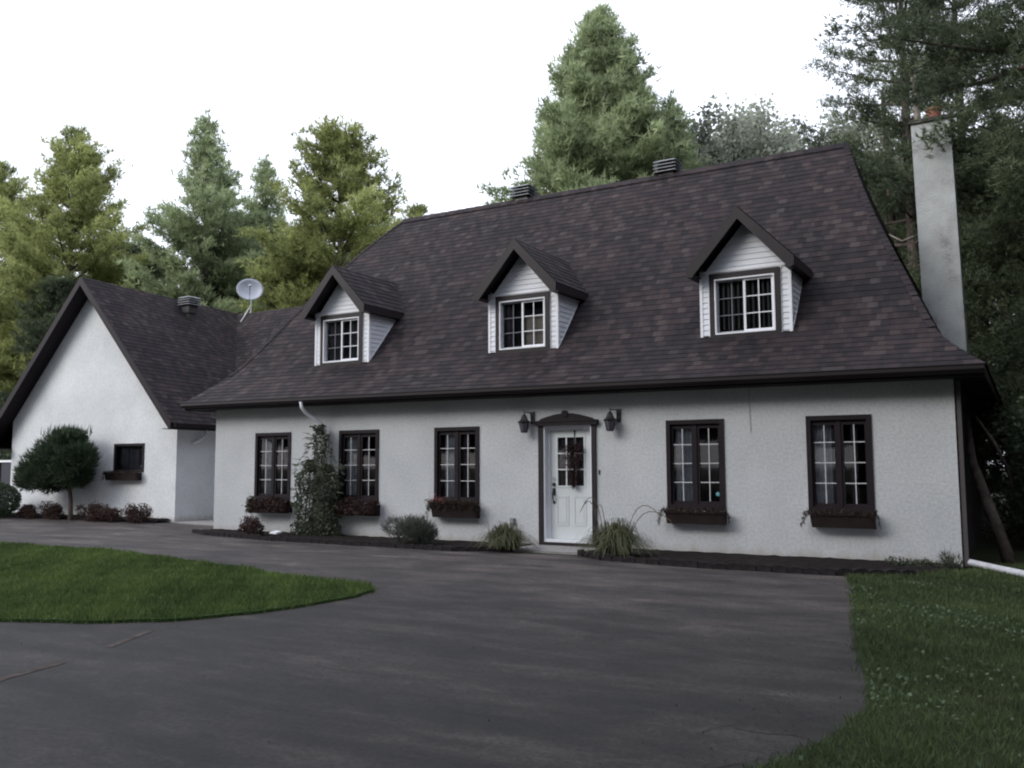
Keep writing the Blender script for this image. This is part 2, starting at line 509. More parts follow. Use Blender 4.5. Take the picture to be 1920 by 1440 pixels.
sheet('ground', [(-400, -400), (400, -400), (400, 500), (-400, 500)], 0, M['ground'])
drive = [(-60, -0.2), (-26.5, 1.25), (-20.9, 1.45), (-20.6, 5.0), (-17.4, 5.0), (-17.2, -.6), (-16.4, -1.0), (-13.9, -1.45), (-11, -1.5), (-8.4, -1.2), (-6.8, -1.2),
         (-4.4, -1.95), (-2.30, -1.9), (-1.95, -3.5), (-1.52, -6.0), (-1.30, -7.2), (-1.12, -8.0), (-.97, -8.9),
         (-1.04, -9.6), (-1.25, -10.3), (-1.75, -11.3), (-2.3, -13), (-2.9, -20), (-3, -45), (-60, -45)]
sheet('driveway', wobble(drive, .035, .3, 3), .004, M['asphalt'])
island = [(-40, -4.7), (-30, -4.6), (-18.16, -4.75), (-14.87, -4.64), (-13, -4.9), (-11.21, -5.32), (-10, -5.55), (-8.92, -5.79), (-8, -5.9), (-7.45, -6.0),
          (-7.15, -6.3), (-7.02, -6.8), (-7.07, -7.5), (-7.2, -8.2), (-7.62, -9.0), (-8.32, -9.5), (-9.2, -9.85), (-10.6, -10.2), (-14, -10.6), (-26, -11), (-40, -11)]
isl_w = wobble(island, .03, .25, 5)
sheet('lawn_island', isl_w, .035, M['turf'], .03)
lawn_r = [(-2.26, -1.85), (-1.95, -3.5), (-1.52, -6.0), (-1.30, -7.2), (-1.12, -8.0), (-.97, -8.9), (-1.04, -9.6), (-1.25, -10.3), (-1.75, -11.3),
          (-2.3, -13), (-2.9, -20), (12, -20), (12, 1.0), (-.7, .6), (-.8, -.5)]
sheet('side_lawn', lawn_r, .012, M['turf_r'])
sheet('door_pad', [(-8.35, -1.05), (-6.85, -1.05), (-6.9, -.02), (-8.3, -.02)], .045, M['concrete'], .044)
sheet('entry_slab', [(-20.85, 1.5), (-17.4, 1.1), (-17.4, 7.0), (-20.85, 7.0)], .03, M['concrete'], .029)
# worn joint between two pours of asphalt
mb = MB()
J = [(-6.45, -11.7), (-6.68, -11.2), (-6.80, -10.65), (-7.02, -10.1), (-7.36, -9.4), (-7.5, -9.12)]
for a, b_ in [(J[0], J[1]), (J[1], J[2]), (J[3], J[4])]:
    ww = .045
    mb.face([(a[0] - ww, a[1], .008), (a[0] + ww, a[1], .008), (b_[0] + ww, b_[1], .008), (b_[0] - ww, b_[1], .008)])
setp(mb.build('driveway_joint', mat('joint_sand', (.072, .060, .055), .95, .1, noise=(9, .5, 5))), kind='structure')
rc = random.Random(8)
mb = MB()
for C0, n_, dx, dy in (((-1.15, -9.75), 5, -.09, .0), ((-1.3, -10.2), 8, -.04, -.09), ((-1.75, -9.95), 4, .02, .1)):
    x, y = C0
    for i in range(n_):
        x2, y2 = x + dx + rc.uniform(-.035, .035), y + dy + rc.uniform(-.035, .035)
        ww = rc.uniform(.002, .006)
        mb.face([(x, y - ww, .008), (x2, y2 - ww, .008), (x2, y2 + ww, .008), (x, y + ww, .008)])
        x, y = x2, y2
setp(mb.build('driveway_crack', mat('crack_dark', (.008, .008, .009), .95, .1)), kind='structure')

# ------------------------------------------------------------------ the house
TILT = -.006
def tz(x): return TILT * (x + 9.3)
house = thing('house', 'white stucco house with steep dark roof, three dormers and a gabled wing', 'house', (-9.3, 0, 0))

# --- roof profile: (Y, Z, X right hip, X left hip)
PROF = [(-.45, 3.10, -.45, -18.05), (-.2, 3.24, -.62, -18.02), (0, 3.37, -.78, -17.95), (.2, 3.50, -.92, -17.88), (.45, 3.67, -1.08, -17.80),
        (.65, 3.82, -1.17, -17.72), (.85, 3.985, -1.26, -17.63), (1.3, 4.48, -1.48, -17.42), (2, 5.28, -1.82, -17.16), (3, 6.43, -2.32, -16.78),
        (4, 7.58, -2.74, -16.22), (4.6, 8.27, -2.95, -15.72), (5, 8.70, -3.08, -15.35)]
PY = [p[0] for p in PROF]; PZ = [p[1] for p in PROF]
def roofY(z): return float(np.interp(z, PZ, PY))
def roofZ(y): return float(np.interp(y, PY, PZ))

def shingles(name, left, right, parent, uaxis, lift=.0075, flip=False, seed=0, tilt=True):
    """courses of shingles between two edge polylines (bottom to top)"""
    l = [Vector(p) for p in left]; r = [Vector(p) for p in right]
    mid = [(a + b_) / 2 for a, b_ in zip(l, r)]
    s_ = [0]
    # slope distance measured perpendicular to the eave
    for i in range(1, len(mid)):
        d = mid[i] - mid[i - 1]
        if uaxis == 0: s_.append(s_[-1] + math.hypot(d.y, d.z))
        else: s_.append(s_[-1] + math.hypot(d.x, d.z))
    T = s_[-1]
    n = int(math.ceil(T / COURSE))
    def at(poly, t):
        t = min(t, T)
        return Vector([float(np.interp(t, s_, [p[k] for p in poly])) for k in range(3)])
    mb = MB()
    rnd = random.Random(seed)
    for k in range(n):
        t0, t1 = k * COURSE, min((k + 1) * COURSE, T)
        a, b_, c, d = at(l, t0), at(r, t0), at(r, t1), at(l, t1)
        nrm = (b_ - a).cross(d - a).normalized()
        if nrm.z < 0: nrm = -nrm
        lo = lift * rnd.uniform(.85, 1.15)
        a2, b2 = a + nrm * lo, b_ + nrm * lo
        if tilt:
            for p in (a, b_, c, d, a2, b2): p.z += tz(p.x)
        U_ = [p[uaxis] for p in (a2, b2, c, d)]
        e = 1e-4
        mb.face([a2, b2, c, d], [(U_[0], t0 + e), (U_[1], t0 + e), (U_[2], t1 - e), (U_[3], t1 - e)])
        mb.face([a, b_, b2, a2], [(U_[0], t0 + e), (U_[1], t0 + e), (U_[1], t0 + 2 * e), (U_[0], t0 + 2 * e)])
    return mb.v, mb.f, mb.uv

def merge(parts):
    mb = MB()
    for v, f, uv in parts:
        n = len(mb.v); nf = len(mb.f)
        mb.v += v
        mb.f += [tuple(i + n for i in q) for q in f]
        for k, q in uv.items(): mb.uv[k + nf] = q
    return mb

FL = [(p[3], p[0], p[1]) for p in PROF]; FR = [(p[2], p[0], p[1]) for p in PROF]
BL = [(p[3], 10 - p[0], p[1]) for p in PROF]; BR = [(p[2], 10 - p[0], p[1]) for p in PROF]
parts = [shingles('f', FL, FR, None, 0, seed=1), shingles('b', BR, BL, None, 0, seed=2),
         shingles('r', FR, BR, None, 1, seed=3), shingles('l', BL, FL, None, 1, seed=4)]
roof = merge(parts).build('roof', M['shingle'], house)
# ridge and hip cap shingles
mb = MB()
x = -15.4
i = 0
while x < -3.30:
    z0 = 8.705 + tz(x); h1 = .03 if i % 2 else .022
    x1 = x + .26
    for sy in (-1, 1):
        yy = 5 + sy * .15
        q = [(x, 5, z0 + h1 + .012), (x1, 5, z0 + h1), (x1, yy, z0 - .16 + h1), (x, yy, z0 - .16 + h1 + .012)]
        mb.face(q, [(x + 40, 70.01), (x1 + 40, 70.01), (x1 + 40, 70.13), (x + 40, 70.13)])
    x += .145; i += 1
for E_ in (FL, FR):
    for (a, b_) in zip(E_[5:-1], E_[6:]):
        a = Vector(a); b_ = Vector(b_); a.z += tz(a.x) + .02; b_.z += tz(b_.x) + .02
        k = max(1, int((b_ - a).length / .15))
        sx_ = -1 if E_ is FR else 1
        for j in range(k):
            p, q = a.lerp(b_, j / k), a.lerp(b_, min(1, (j + 1.5) / k))
            l1 = Vector((sx_ * .12, .0, .0)); l2 = Vector((0.0, .10, .0))
            mb.face([p + Vector((0, 0, .022)), q, q + l1, p + l1 + Vector((0, 0, .015))], [(p.y, 60.01 + j * 0), (p.y + .2, 60.01), (p.y + .2, 60.13), (p.y, 60.13)])
            mb.face([p + Vector((0, 0, .022)), q, q + l2 - Vector((0, 0, .0)), p + l2 + Vector((0, 0, .015))], [(p.y, 60.01), (p.y + .2, 60.01), (p.y + .2, 60.13), (p.y, 60.13)])
mb.build('ridge_cap', M['shingle'], roof)

# --- fascia, gutter, soffit
mb = MB()
def ybar(mb, x0, x1, y0, y1, z0, z1):
    a, b_ = tz(x0), tz(x1)
    mb.prism([(x0, y0, z0 + a), (x0, y1, z0 + a), (x0, y1, z1 + a), (x0, y0, z1 + a)], (x1 - x0, 0, b_ - a))
ybar(mb, -18.0, -.5, -.43, -.40, 2.93, 3.085)
mb.box(-.50, -.47, -.43, 10.4, 2.86, 3.02)
mb.box(-18.03, -18.0, -.43, 10.4, 2.96, 3.12)
ybar(mb, -18.0, -.5, 10.40, 10.43, 2.93, 3.085)
mb.build('fascia', M['trim'], roof)
mb = MB()
xs0, xs1 = -18.02, -.47
prof = [(-.435, 2.96), (-.50, 2.96), (-.555, 3.02), (-.555, 3.075), (-.57, 3.085), (-.57, 3.095), (-.535, 3.095), (-.535, 3.03), (-.49, 2.975), (-.435, 2.975)]
a, b_ = tz(xs0), tz(xs1)
mb.prism([(xs0, y, z + a) for y, z in prof], (xs1 - xs0, 0, b_ - a))
mb.build('gutter', mat('brown_gutter', (.018, .013, .016), .4, .4), roof)
mb = MB()
ybar(mb, -18.0, -.5, -.40, .0, 2.925, 2.945)
mb.box(-.92, -.5, .0, 10.4, 2.85, 2.87)
mb.box(-18.0, -17.36, .0, 10.4, 2.955, 2.975)
mb.build('soffit', M['soffit'], roof)

# --- walls
def wall_x(mb, x0, x1, y, z0, z1, holes, th=.22, ztop=None):
    """front-facing wall at Y=y with rectangular holes and reveals"""
    xs = sorted({x0, x1} | {h[0] for h in holes} | {h[1] for h in holes})
    zs = sorted({z0, z1} | {h[2] for h in holes} | {h[3] for h in holes})
    for xa, xb in zip(xs[:-1], xs[1:]):
        for za, zb in zip(zs[:-1], zs[1:]):
            cx, cz = (xa + xb) / 2, (za + zb) / 2
            if any(h[0] < cx < h[1] and h[2] < cz < h[3] for h in holes): continue
            mb.face([(xa, y, za), (xb, y, za), (xb, y, zb), (xa, y, zb)])
    for h in holes:
        a, b_, c, d = h
        y1 = y + th
        mb.face([(a, y, c), (a, y1, c), (a, y1, d), (a, y, d)])
        mb.face([(b_, y, c), (b_, y, d), (b_, y1, d), (b_, y1, c)])
        mb.face([(a, y, d), (a, y1, d), (b_, y1, d), (b_, y, d)])
        mb.face([(a, y, c), (b_, y, c), (b_, y1, c), (a, y1, c)])

WIN = [(-15.96, -14.81), (-13.33, -12.2), (-10.71, -9.6), (-5.6, -4.54), (-3.15, -2.13)]
WZ0, WZ1 = .80, 2.37
DOOR = (-8.13, -7.06, .06, 2.34)
mb = MB()
holes = [(a + .03, b_ - .03, WZ0 + .03, WZ1 - .03) for a, b_ in WIN] + [DOOR]
wall_x(mb, -17.36, -.92, 0, -.1, 3.02, holes)
mb.face([(-17.36, 0, -.1), (-17.36, 10, -.1), (-17.36, 10, 3.0), (-17.36, 0, 3.0)])
mb.face([(-.92, 10, -.1), (-17.36, 10, -.1), (-17.36, 10, 3.0), (-.92, 10, 3.0)])
wall = mb.build('wall', M['stucco'], house)
mb = MB()
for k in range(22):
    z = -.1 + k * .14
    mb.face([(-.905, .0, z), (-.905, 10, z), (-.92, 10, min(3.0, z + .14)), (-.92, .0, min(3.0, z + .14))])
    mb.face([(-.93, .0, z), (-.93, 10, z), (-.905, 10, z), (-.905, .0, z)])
mb.build('side_wall', mat('dark_lapped_siding', (.030, .024, .025), .8, .2, noise=(5, .3, 4)), house)  # lapped side wall in one dark brown tone
# dark interior so that the windows look into a room
mb = MB()
mb.face([(-17.2, 2.2, 0.02), (-1.0, 2.2, 0.02), (-1.0, 2.2, 2.98), (-17.2, 2.2, 2.98)])
mb.face([(-17.2, .23, 0.02), (-1.0, .23, 0.02), (-1.0, 2.2, 0.02), (-17.2, 2.2, 0.02)])
mb.face([(-17.2, .23, 2.9), (-1.0, .23, 2.9), (-1.0, 2.2, 2.9), (-17.2, 2.2, 2.9)])
for xx in (-14, -11.5, -8.9, -6.3, -3.9):
    mb.face([(xx, .3, .02), (xx, 2.2, .02), (xx, 2.2, 2.9), (xx, .3, 2.9)])
mb.build('room', mat('room_wall', (.16, .14, .17), .9, .1), house)

# corner downspout at the right-hand corner and a cable drop
mb = MB()
mb.box(-.90, -.835, .02, .10, .02, 2.85)
mb.build('corner_downspout', mat('grey_brown_metal', (.075, .065, .07), .5, .4), house)
mb = MB()
mb.tube([(-4.08, -.012, 2.92), (-4.08, -.012, 2.45), (-4.07, -.012, 2.12)], .0035, 5)
mb.build('cable', mat('grey_cable', (.16, .16, .17), .6, .3), house)
# white downspout elbows at the eave
mb = MB()
mb.tube([(-14.02, -.52, 3.02), (-14.02, -.50, 2.90), (-14.0, -.40, 2.78), (-13.74, -.14, 2.52), (-13.68, -.08, 2.38), (-13.68, -.08, .2)], .042, 8)
mb.build('downspout', M['white'], house, True)
mb = MB()
mb.tube([(-20.72, 2.55, 2.80), (-20.72, 2.55, 2.52), (-20.85, 2.40, 2.30), (-20.88, 2.2, 2.24)], .045, 8)
mb.build('downspout', M['white'], house, True)

def wavy(mb, x0, x1, y, z0, z1, amp, k, seed):
    rnd = random.Random(seed)
    n = int((x1 - x0) / .012)
    ph = rnd.uniform(0, 6)
    pr = None
    for i in range(n + 1):
        x = x0 + (x1 - x0) * i / n
        yy = y + amp * math.sin(ph + k * x + 1.7 * math.sin(x * 9 + ph))
        if pr: mb.face([(pr[0], pr[1], z0), (x, yy, z0), (x, yy, z1), (pr[0], pr[1], z1)])
        pr = (x, yy)

def window(x0, x1, z0, z1, y=0, seed=0, curtains=((0, .0, 1.0, 'curtain'),), garage=False):
    cx = (x0 + x1) / 2; s = (x1 - x0) / 1.03
    fr = MB()
    # outer casing
    c = .075
    fr.box(x0, x1, y - .025, y + .10, z1 - c, z1)
    fr.box(x0, x1, y - .035, y + .10, z0, z0 + c)
    fr.box(x0, x0 + c, y - .0252, y + .10, z0 + c, z1 - c)
    fr.box(x1 - c, x1, y - .0252, y + .10, z0 + c, z1 - c)
    root = fr.build('window_frame', M['trim'], house)
    half = []
    gx = .165 * s
    for k, off in enumerate((-.235 * s, .235 * s)):
        a, b_ = cx + off - gx, cx + off + gx
        half.append((a, b_))
    zi0, zi1 = z0 + .13, z1 - .155
    sb = MB()
    # two sashes with a wide meeting stile
    L0, R0 = x0 + c, x1 - c
    ys = y + .028
    for (a, b_), (u, v_) in zip(half, ((L0, cx - .004), (cx + .004, R0))):
        sb.box(u, a, ys, ys + .05, z0 + c, z1 - c)
        sb.box(b_, v_, ys, ys + .05, z0 + c, z1 - c)
        sb.box(a, b_, ys, ys + .05, z0 + c, zi0)
        sb.box(a, b_, ys, ys + .05, zi1, z1 - c)
    sb.box(cx - .028, cx + .028, ys - .018, ys - .001, z0 + c, z1 - c)
    sb.build('sash', M['trim'], root)
    g = MB()
    for a, b_ in half: g.face([(a, ys + .022, zi0), (b_, ys + .022, zi0), (b_, ys + .022, zi1), (a, ys + .022, zi1)])
    g.build('glass', M['glass'], root)
    if not garage:
        m_ = MB()
        for a, b_ in half:
            mx_ = (a + b_) / 2
            m_.box(mx_ - .0065, mx_ + .0065, ys + .004, ys + .018, zi0, zi1)
            for zz in (1.26, 1.595, 1.93):
                m_.box(a, b_, ys + .006, ys + .016, zz - .0065, zz + .0065)
        m_.build('muntins', M['muntin'], root)
    for (k, f0, f1, mt) in curtains:
        a, b_ = half[k]
        w_ = b_ - a
        cu = MB()
        wavy(cu, a - .02 + f0 * (w_ + .04), a - .02 + f1 * (w_ + .04), ys + .10, zi0 - .05, zi1 + .05, .013, 95, seed + k)
        cu.build('curtain', M[mt], root)
    return root

window(*WIN[0], WZ0, WZ1, seed=1, curtains=((0, .15, .9, 'curtain'),))
window(*WIN[1], WZ0, WZ1, seed=5, curtains=((0, .0, .85, 'curtain'), (1, .1, .35, 'drape')))
w3 = window(*WIN[2], WZ0, WZ1, seed=9, curtains=((0, .2, 1, 'curtain'), (1, .0, .5, 'drape')))
w4 = window(*WIN[3], WZ0, WZ1, seed=13, curtains=((0, .1, .9, 'curtain'),))
window(*WIN[4], WZ0, WZ1, seed=17, curtains=((0, .0, .75, 'curtain'), (0, .75, 1, 'drape'), (1, .3, .6, 'drape')))
# round sticker on the fourth window
mb = MB()
cx, cz = -4.69, 1.06
mb.prism([(cx + .036 * math.cos(t * math.pi / 8), .040, cz + .036 * math.sin(t * math.pi / 8)) for t in range(16)], (0, .002, 0))
st = mb.build('sticker', M['pane_sticker'], w4)

# --- front door
fr = MB()
fr.box(-8.22, -8.11, -.035, .12, .03, 2.36)
fr.box(-7.08, -6.99, -.035, .12, .03, 2.36)
fr.box(-8.11, -7.08, -.034, .12, .02, .105)
door_frame = fr.build('door_frame', M['trim2'], house)
mb = MB()
arc = [(-8.27, 2.335), (-6.94, 2.335), (-6.94, 2.43), (-7.05, 2.445)]
for t in range(9):
    u = t / 8
    arc.append((-7.05 - u * 1.11, 2.465 + .105 * math.sin(math.pi * u)))
arc += [(-8.16, 2.445), (-8.27, 2.43)]
mb.prism([(x, -.075, z) for x, z in arc], (0, .075, 0))
mb.prism([(x * 1.0 - .004 * (1 if x < -7.6 else -1), -.088, z) for x, z in [(-8.28, 2.405), (-6.93, 2.405), (-6.93, 2.425), (-8.28, 2.425)]], (0, .012, 0))
mb.prism([(-7.655, -.095, 2.50), (-7.555, -.095, 2.50), (-7.53, -.095, 2.60), (-7.605, -.095, 2.625), (-7.68, -.095, 2.60)], (0, .02, 0))
mb.build('door_pediment', M['trim'], door_frame)
jb = MB()
jb.box(-8.11, -8.085, -.02, .13, .105, 2.345)
jb.box(-7.105, -7.08, -.02, .13, .105, 2.345)
jb.box(-8.085, -7.105, -.02, .13, 2.31, 2.345)
jb.box(-8.085, -8.03, .10, .17, .105, 2.31)
jb.box(-7.16, -7.105, .10, .17, .105, 2.31)
jb.box(-8.03, -7.16, .10, .17, 2.25, 2.31)
jb.box(-8.085, -7.105, -.01, .17, .106, .16)
jb.build('door_jamb', M['white'], door_frame)
DX0, DX1, DZ0, DZ1 = -8.03, -7.16, .165, 2.25
gx0, gx1, gz0, gz1 = -7.87, -7.31, 1.18, 2.11
d = MB()
yd = .125
d.box(DX0, gx0, yd, yd + .045, DZ0, DZ1)
d.box(gx1, DX1, yd, yd + .045, DZ0, DZ1)
d.box(gx0, gx1, yd, yd + .045, gz1, DZ1)
d.box(gx0, gx1, yd, yd + .045, DZ0, gz0)
for (a, b_) in ((gx0 - .035, gx0), (gx1, gx1 + .035)):
    d.box(a, b_, yd - .012, yd, gz0 - .035, gz1 + .035)
d.box(gx0, gx1, yd - .012, yd, gz0 - .035, gz0)
d.box(gx0, gx1, yd - .012, yd, gz1, gz1 + .035)
for (a, b_) in ((-7.90, -7.64), (-7.53, -7.27)):
    z0, z1 = .42, .98
    for q in ((a, b_, z1 - .022, z1), (a, b_, z0, z0 + .022), (a, a + .022, z0 + .022, z1 - .022), (b_ - .022, b_, z0 + .022, z1 - .022)):
        d.box(q[0], q[1], yd - .009, yd, q[2], q[3])
    d.box(a + .05, b_ - .05, yd - .007, yd, z0 + .05, z1 - .05)
door = d.build('front_door', M['door'], door_frame)
m_ = MB()
for k in (1, 2):
    xx = gx0 + (gx1 - gx0) * k / 3; zz = gz0 + (gz1 - gz0) * k / 3
    m_.box(xx - .011, xx + .011, yd - .006, yd + .014, gz0, gz1)
    m_.box(gx0, gx1, yd - .004, yd + .012, zz - .011, zz + .011)
m_.build('door_muntins', M['white'], door_frame)
g = MB(); g.face([(gx0, yd + .02, gz0), (gx1, yd + .02, gz0), (gx1, yd + .02, gz1), (gx0, yd + .02, gz1)])
g.build('door_glass', M['glass'], door_frame)
cu = MB(); wavy(cu, gx0, gx1, yd + .07, gz0, gz1, .006, 60, 3)
cu.build('door_curtain', M['drape'], door_frame)
hd = MB()
def disc(mb, x, y, z, r, dy=.03, n=14):
    mb.prism([(x + r * math.cos(2 * math.pi * t / n), y, z + r * math.sin(2 * math.pi * t / n)) for t in range(n)], (0, dy, 0))
disc(hd, -7.955, yd - .02, 1.20, .037, .02)
hd.box(-7.985, -7.928, yd - .016, yd, .99, 1.13)
hd.tube([(-7.957, yd - .02, 1.10), (-7.957, yd - .06, 1.05), (-7.957, yd - .062, .93), (-7.957, yd - .02, .86)], [.017, .016, .014, .016], 8)
disc(hd, -7.957, yd - .016, .855, .027, .016)
hd.build('door_handle', M['metal_dark'], door_frame)
hd = MB(); disc(hd, -7.955, yd - .018, 1.315, .033, .018); hd.build('deadbolt', M['metal'], door_frame)
mb = MB(); mb.box(-6.945, -6.918, -.018, -.001, 1.40, 1.48); mb.build('doorbell', M['metal_dark'], house)
mb = MB(); mb.box(-8.86, -8.765, -.05, -.001, .43, .54); mb.box(-8.85, -8.775, -.062, -.05, .44, .53); mb.build('outlet_cover', mat('grey_plastic', (.22, .22, .22), .5, .3), house)

# --- dormers
def dormer(xc, dz, kind, seed):
    yf = .85
    hw = .83
    zb, zt = 3.90 + dz, 5.27 + dz
    zA = 6.04 + dz         # underside apex of gable wall
    rnd = random.Random(seed)
    # siding: stepped laps
    sd = MB()
    step = .105
    slope = (zA - (5.05 + dz)) / .86
    def hwid(z):
        return min(hw, max(.01, (zA - z) / slope + .02))
    z = zb
    bx0, bx1, bz0, bz1 = xc - .66, xc + .66, 3.88 + dz, 5.17 + dz
    def lap(xa0, xb0, xa1, xb1, z0, z1):
        # face leaning out at the bottom + small ledge
        sd.face([(xa0, yf - .014, z0), (xb0, yf - .014, z0), (xb1, yf - .002, z1), (xa1, yf - .002, z1)])
        sd.face([(xa0, yf, z0), (xb0, yf, z0), (xb0, yf - .014, z0), (xa0, yf - .014, z0)])
    while z < zA - .01:
        z1 = min(z + step, zA)
        a0, a1 = hwid(z), hwid(z1)
        if z1 <= bz1 + .05:
            lap(xc - a0, bx0 + .005, xc - a1, bx0 + .005, z, z1)
            lap(bx1 - .005, xc + a0, bx1 - .005, xc + a1, z, z1)
        else:
            lap(xc - a0, xc + a0, xc - a1, xc + a1, z, z1)
        z = z1
    # cheeks
    for sx_ in (-1, 1):
        z = zb
        X = xc + sx_ * hw
        while z < 5.3 + dz:
            z1 = min(z + step, 5.3 + dz)
            ya, yb = roofY(z) + .12, roofY(z1) + .12
            o = sx_ * .014
            sd.face([(X + o, yf, z), (X + o, ya, z), (X + sx_ * .002, yb, z1), (X + sx_ * .002, yf, z1)])
            sd.face([(X, yf, z), (X, ya, z), (X + o, ya, z), (X + o, yf, z)])
            z = z1
    body = sd.build('dormer', M['siding'], house)
    # corner posts and J trim
    t = MB()
    for sx_ in (-1, 1):
        xa = xc + sx_ * hw
        t.box(min(xa - sx_ * .035, xa + sx_ * .018), max(xa - sx_ * .035, xa + sx_ * .018), yf - .02, yf + .05, zb - .02, 5.24 + dz)
        xi = xc + sx_ * .665
        t.box(xi - .012, xi + .012, yf - .0215, yf, zb, bz1 + .02)
        # bottom edge channel of the cheek following the roof
        zs_ = [3.97, 4.48, 5.25]
        for z0, z1 in zip(zs_[:-1], zs_[1:]):
            y0, y1 = roofY(z0) , roofY(z1)
            t.prism([(xa, y0 - .0, z0 + dz), (xa, y0 + .05, z0 + dz - .0), (xa, y1 + .05, z1 + dz), (xa, y1, z1 + dz)], (sx_ * .02, 0, 0))
    t.box(xc - hw, xc + hw, yf - .024, yf - .0, bz1 + .012, bz1 + .05)
    t.build('corner_trim', M['white'], body)
    # brown casing
    t = MB()
    w0, w1 = .655, .555
    z0o, z1o, z0i, z1i = 3.90 + dz, 5.16 + dz, 4.005 + dz, 5.05 + dz
    t.box(xc - w0, xc + w0, yf - .045, yf + .04, z1i, z1o)
    t.box(xc - w0, xc + w0, yf - .045, yf + .04, z0o - .03, z0i)
    t.box(xc - w0, xc - w1, yf - .045, yf + .04, z0i, z1i)
    t.box(xc + w1, xc + w0, yf - .045, yf + .04, z0i, z1i)
    t.build('window_casing', M['trim2'], body)
    # white frame with reveal
    t = MB()
    wi, zi0, zi1 = .50, z0i + .045, z1i - .045
    yr = yf + .07
    t.box(xc - w1, xc + w1, yf - .052, yr, zi1 + .02, z1i)
    t.box(xc - w1, xc + w1, yf - .052, yr, z0i, zi0 - .02)
    t.box(xc - w1, xc - wi - .03, yf - .052, yr, zi0 - .02, zi1 + .02)
    t.box(xc + wi + .03, xc + w1, yf - .052, yr, zi0 - .02, zi1 + .02)
    # right sash in front, left sash behind
    def sash(mb, xa, xb, y, s_):
        mb.box(xa, xb, y, y + .03, zi1 + .02 - s_, zi1 + .02)
        mb.box(xa, xb, y, y + .03, zi0 - .02, zi0 - .02 + s_)
        mb.box(xa, xa + s_, y, y + .03, zi0 - .02 + s_, zi1 + .02 - s_)
        mb.box(xb - s_, xb, y, y + .03, zi0 - .02 + s_, zi1 + .02 - s_)
    sash(t, xc - .028, xc + wi + .03, yf + .0, .042)
    t.build('window_frame', M['white'], body)
    t = MB(); sash(t, xc - wi - .03, xc + .02, yf + .035, .03)
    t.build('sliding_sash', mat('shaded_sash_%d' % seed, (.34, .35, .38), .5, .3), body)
    def grid(xa, xb, y, ht, m__, nm):
        t = MB()
        xm = (xa + xb) / 2
        t.box(xm - ht, xm + ht, y, y + .01, zi0, zi1)
        for k in (1, 2):
            zz = zi0 + (zi1 - zi0) * k / 3
            t.box(xa, xb, y + .001, y + .009, zz - ht, zz + ht)
        t.build(nm, m__, body)
    grid(xc + .01, xc + wi, yf + .008, .009, M['white'], 'muntins')
    grid(xc - wi, xc - .01, yf + .043, .008, M['muntin_dim'], 'rear_muntins')
    g = MB()
    g.face([(xc + .01, yf + .02, zi0), (xc + wi, yf + .02, zi0), (xc + wi, yf + .02, zi1), (xc + .01, yf + .02, zi1)])
    g.face([(xc - wi, yf + .055, zi0), (xc - .01, yf + .055, zi0), (xc - .01, yf + .055, zi1), (xc - wi, yf + .055, zi1)])
    g.build('glass', M['glass'], body)
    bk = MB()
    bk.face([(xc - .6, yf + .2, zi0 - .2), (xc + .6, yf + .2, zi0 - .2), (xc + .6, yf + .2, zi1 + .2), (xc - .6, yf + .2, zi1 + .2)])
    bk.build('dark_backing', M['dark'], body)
    if kind == 'drape':
        c = MB(); wavy(c, xc - wi, xc - .12, yf + .12, zi0 - .03, zi1, .02, 70, seed); wavy(c, xc + .1, xc + wi, yf + .12, zi0 - .03, zi1, .02, 70, seed + 1)
        c.build('curtain', M['blindv'], body)
    elif kind == 'shade':
        c = MB(); c.face([(xc + .01, yf + .09, zi0 - .03), (xc + wi, yf + .09, zi0 - .03), (xc + wi, yf + .09, zi0 + .66), (xc + .01, yf + .09, zi0 + .62)])
        c.build('window_shade', M['blind'], body)
        c = MB(); wavy(c, xc - wi, xc - .3, yf + .12, zi0 - .03, zi1, .02, 60, seed)
        c.build('curtain', M['drape'], body)
    else:
        c = MB()
        for k in range(11):
            xx = xc - wi + .05 + k * .092
            c.face([(xx, yf + .12, zi0 - .03), (xx + .045, yf + .09, zi0 - .03), (xx + .045, yf + .09, zi1), (xx, yf + .12, zi1)])
        c.build('vertical_blinds', mat('blind_slats', (.20, .20, .20), .8, .2), body)
    # roof of the dormer: two shingle slopes
    yo = .50
    zR, zE, he = 6.30 + dz, 5.26 + dz, .985
    def ystart(z): return roofY(min(z - dz * 0, 8.6)) + .25
    LFT = [(xc - he, yo, zE), (xc, yo, zR)]
    pr_ = []
    for sx_, sd_ in ((-1, 11), (1, 12)):
        E0, E1 = [], []
        for k in range(9):
            u = k / 8
            zz = zE + (zR - zE) * u
            xx = xc + sx_ * he * (1 - u)
            E0.append((xx, yo, zz)); E1.append((xx, ystart(zz - dz), zz))
        pr_.append(shingles('d', E0, E1, None, 1, lift=.010, seed=seed + sd_, tilt=False))
    merge(pr_).build('dormer_roof', M['shingle'], body)
    # rake boards
    t = MB()
    th = .20
    for sx_ in (-1, 1):
        P = [(xc, zR - .008), (xc + sx_ * he, zE - .008), (xc + sx_ * (he - .005), zE - .17), (xc + sx_ * (he - .10), zE - .20), (xc, zR - .235)]
        t.prism([(x, yo - .025, z) for x, z in P], (0, .03, 0))
        # soffit under the overhang and along the side eaves
        Pq = [(xc, zR - .245), (xc + sx_ * (he - .11), zE - .205), (xc + sx_ * (hw + .02), zE - .215), (xc + sx_ * (hw + .0), zE - .205), (xc, zR - .265)]
        t.prism([(xc, yo + .005, zR - .12), (xc + sx_ * (he - .04), yo + .005, zE - .08), (xc + sx_ * (he - .04), yo + .005, zE - .13), (xc, yo + .005, zR - .17)], (0, .36, 0))
        ye = ystart(zE - dz) - .05
        X0, X1 = sorted((xc + sx_ * (he - .025), xc + sx_ * (he + .008)))
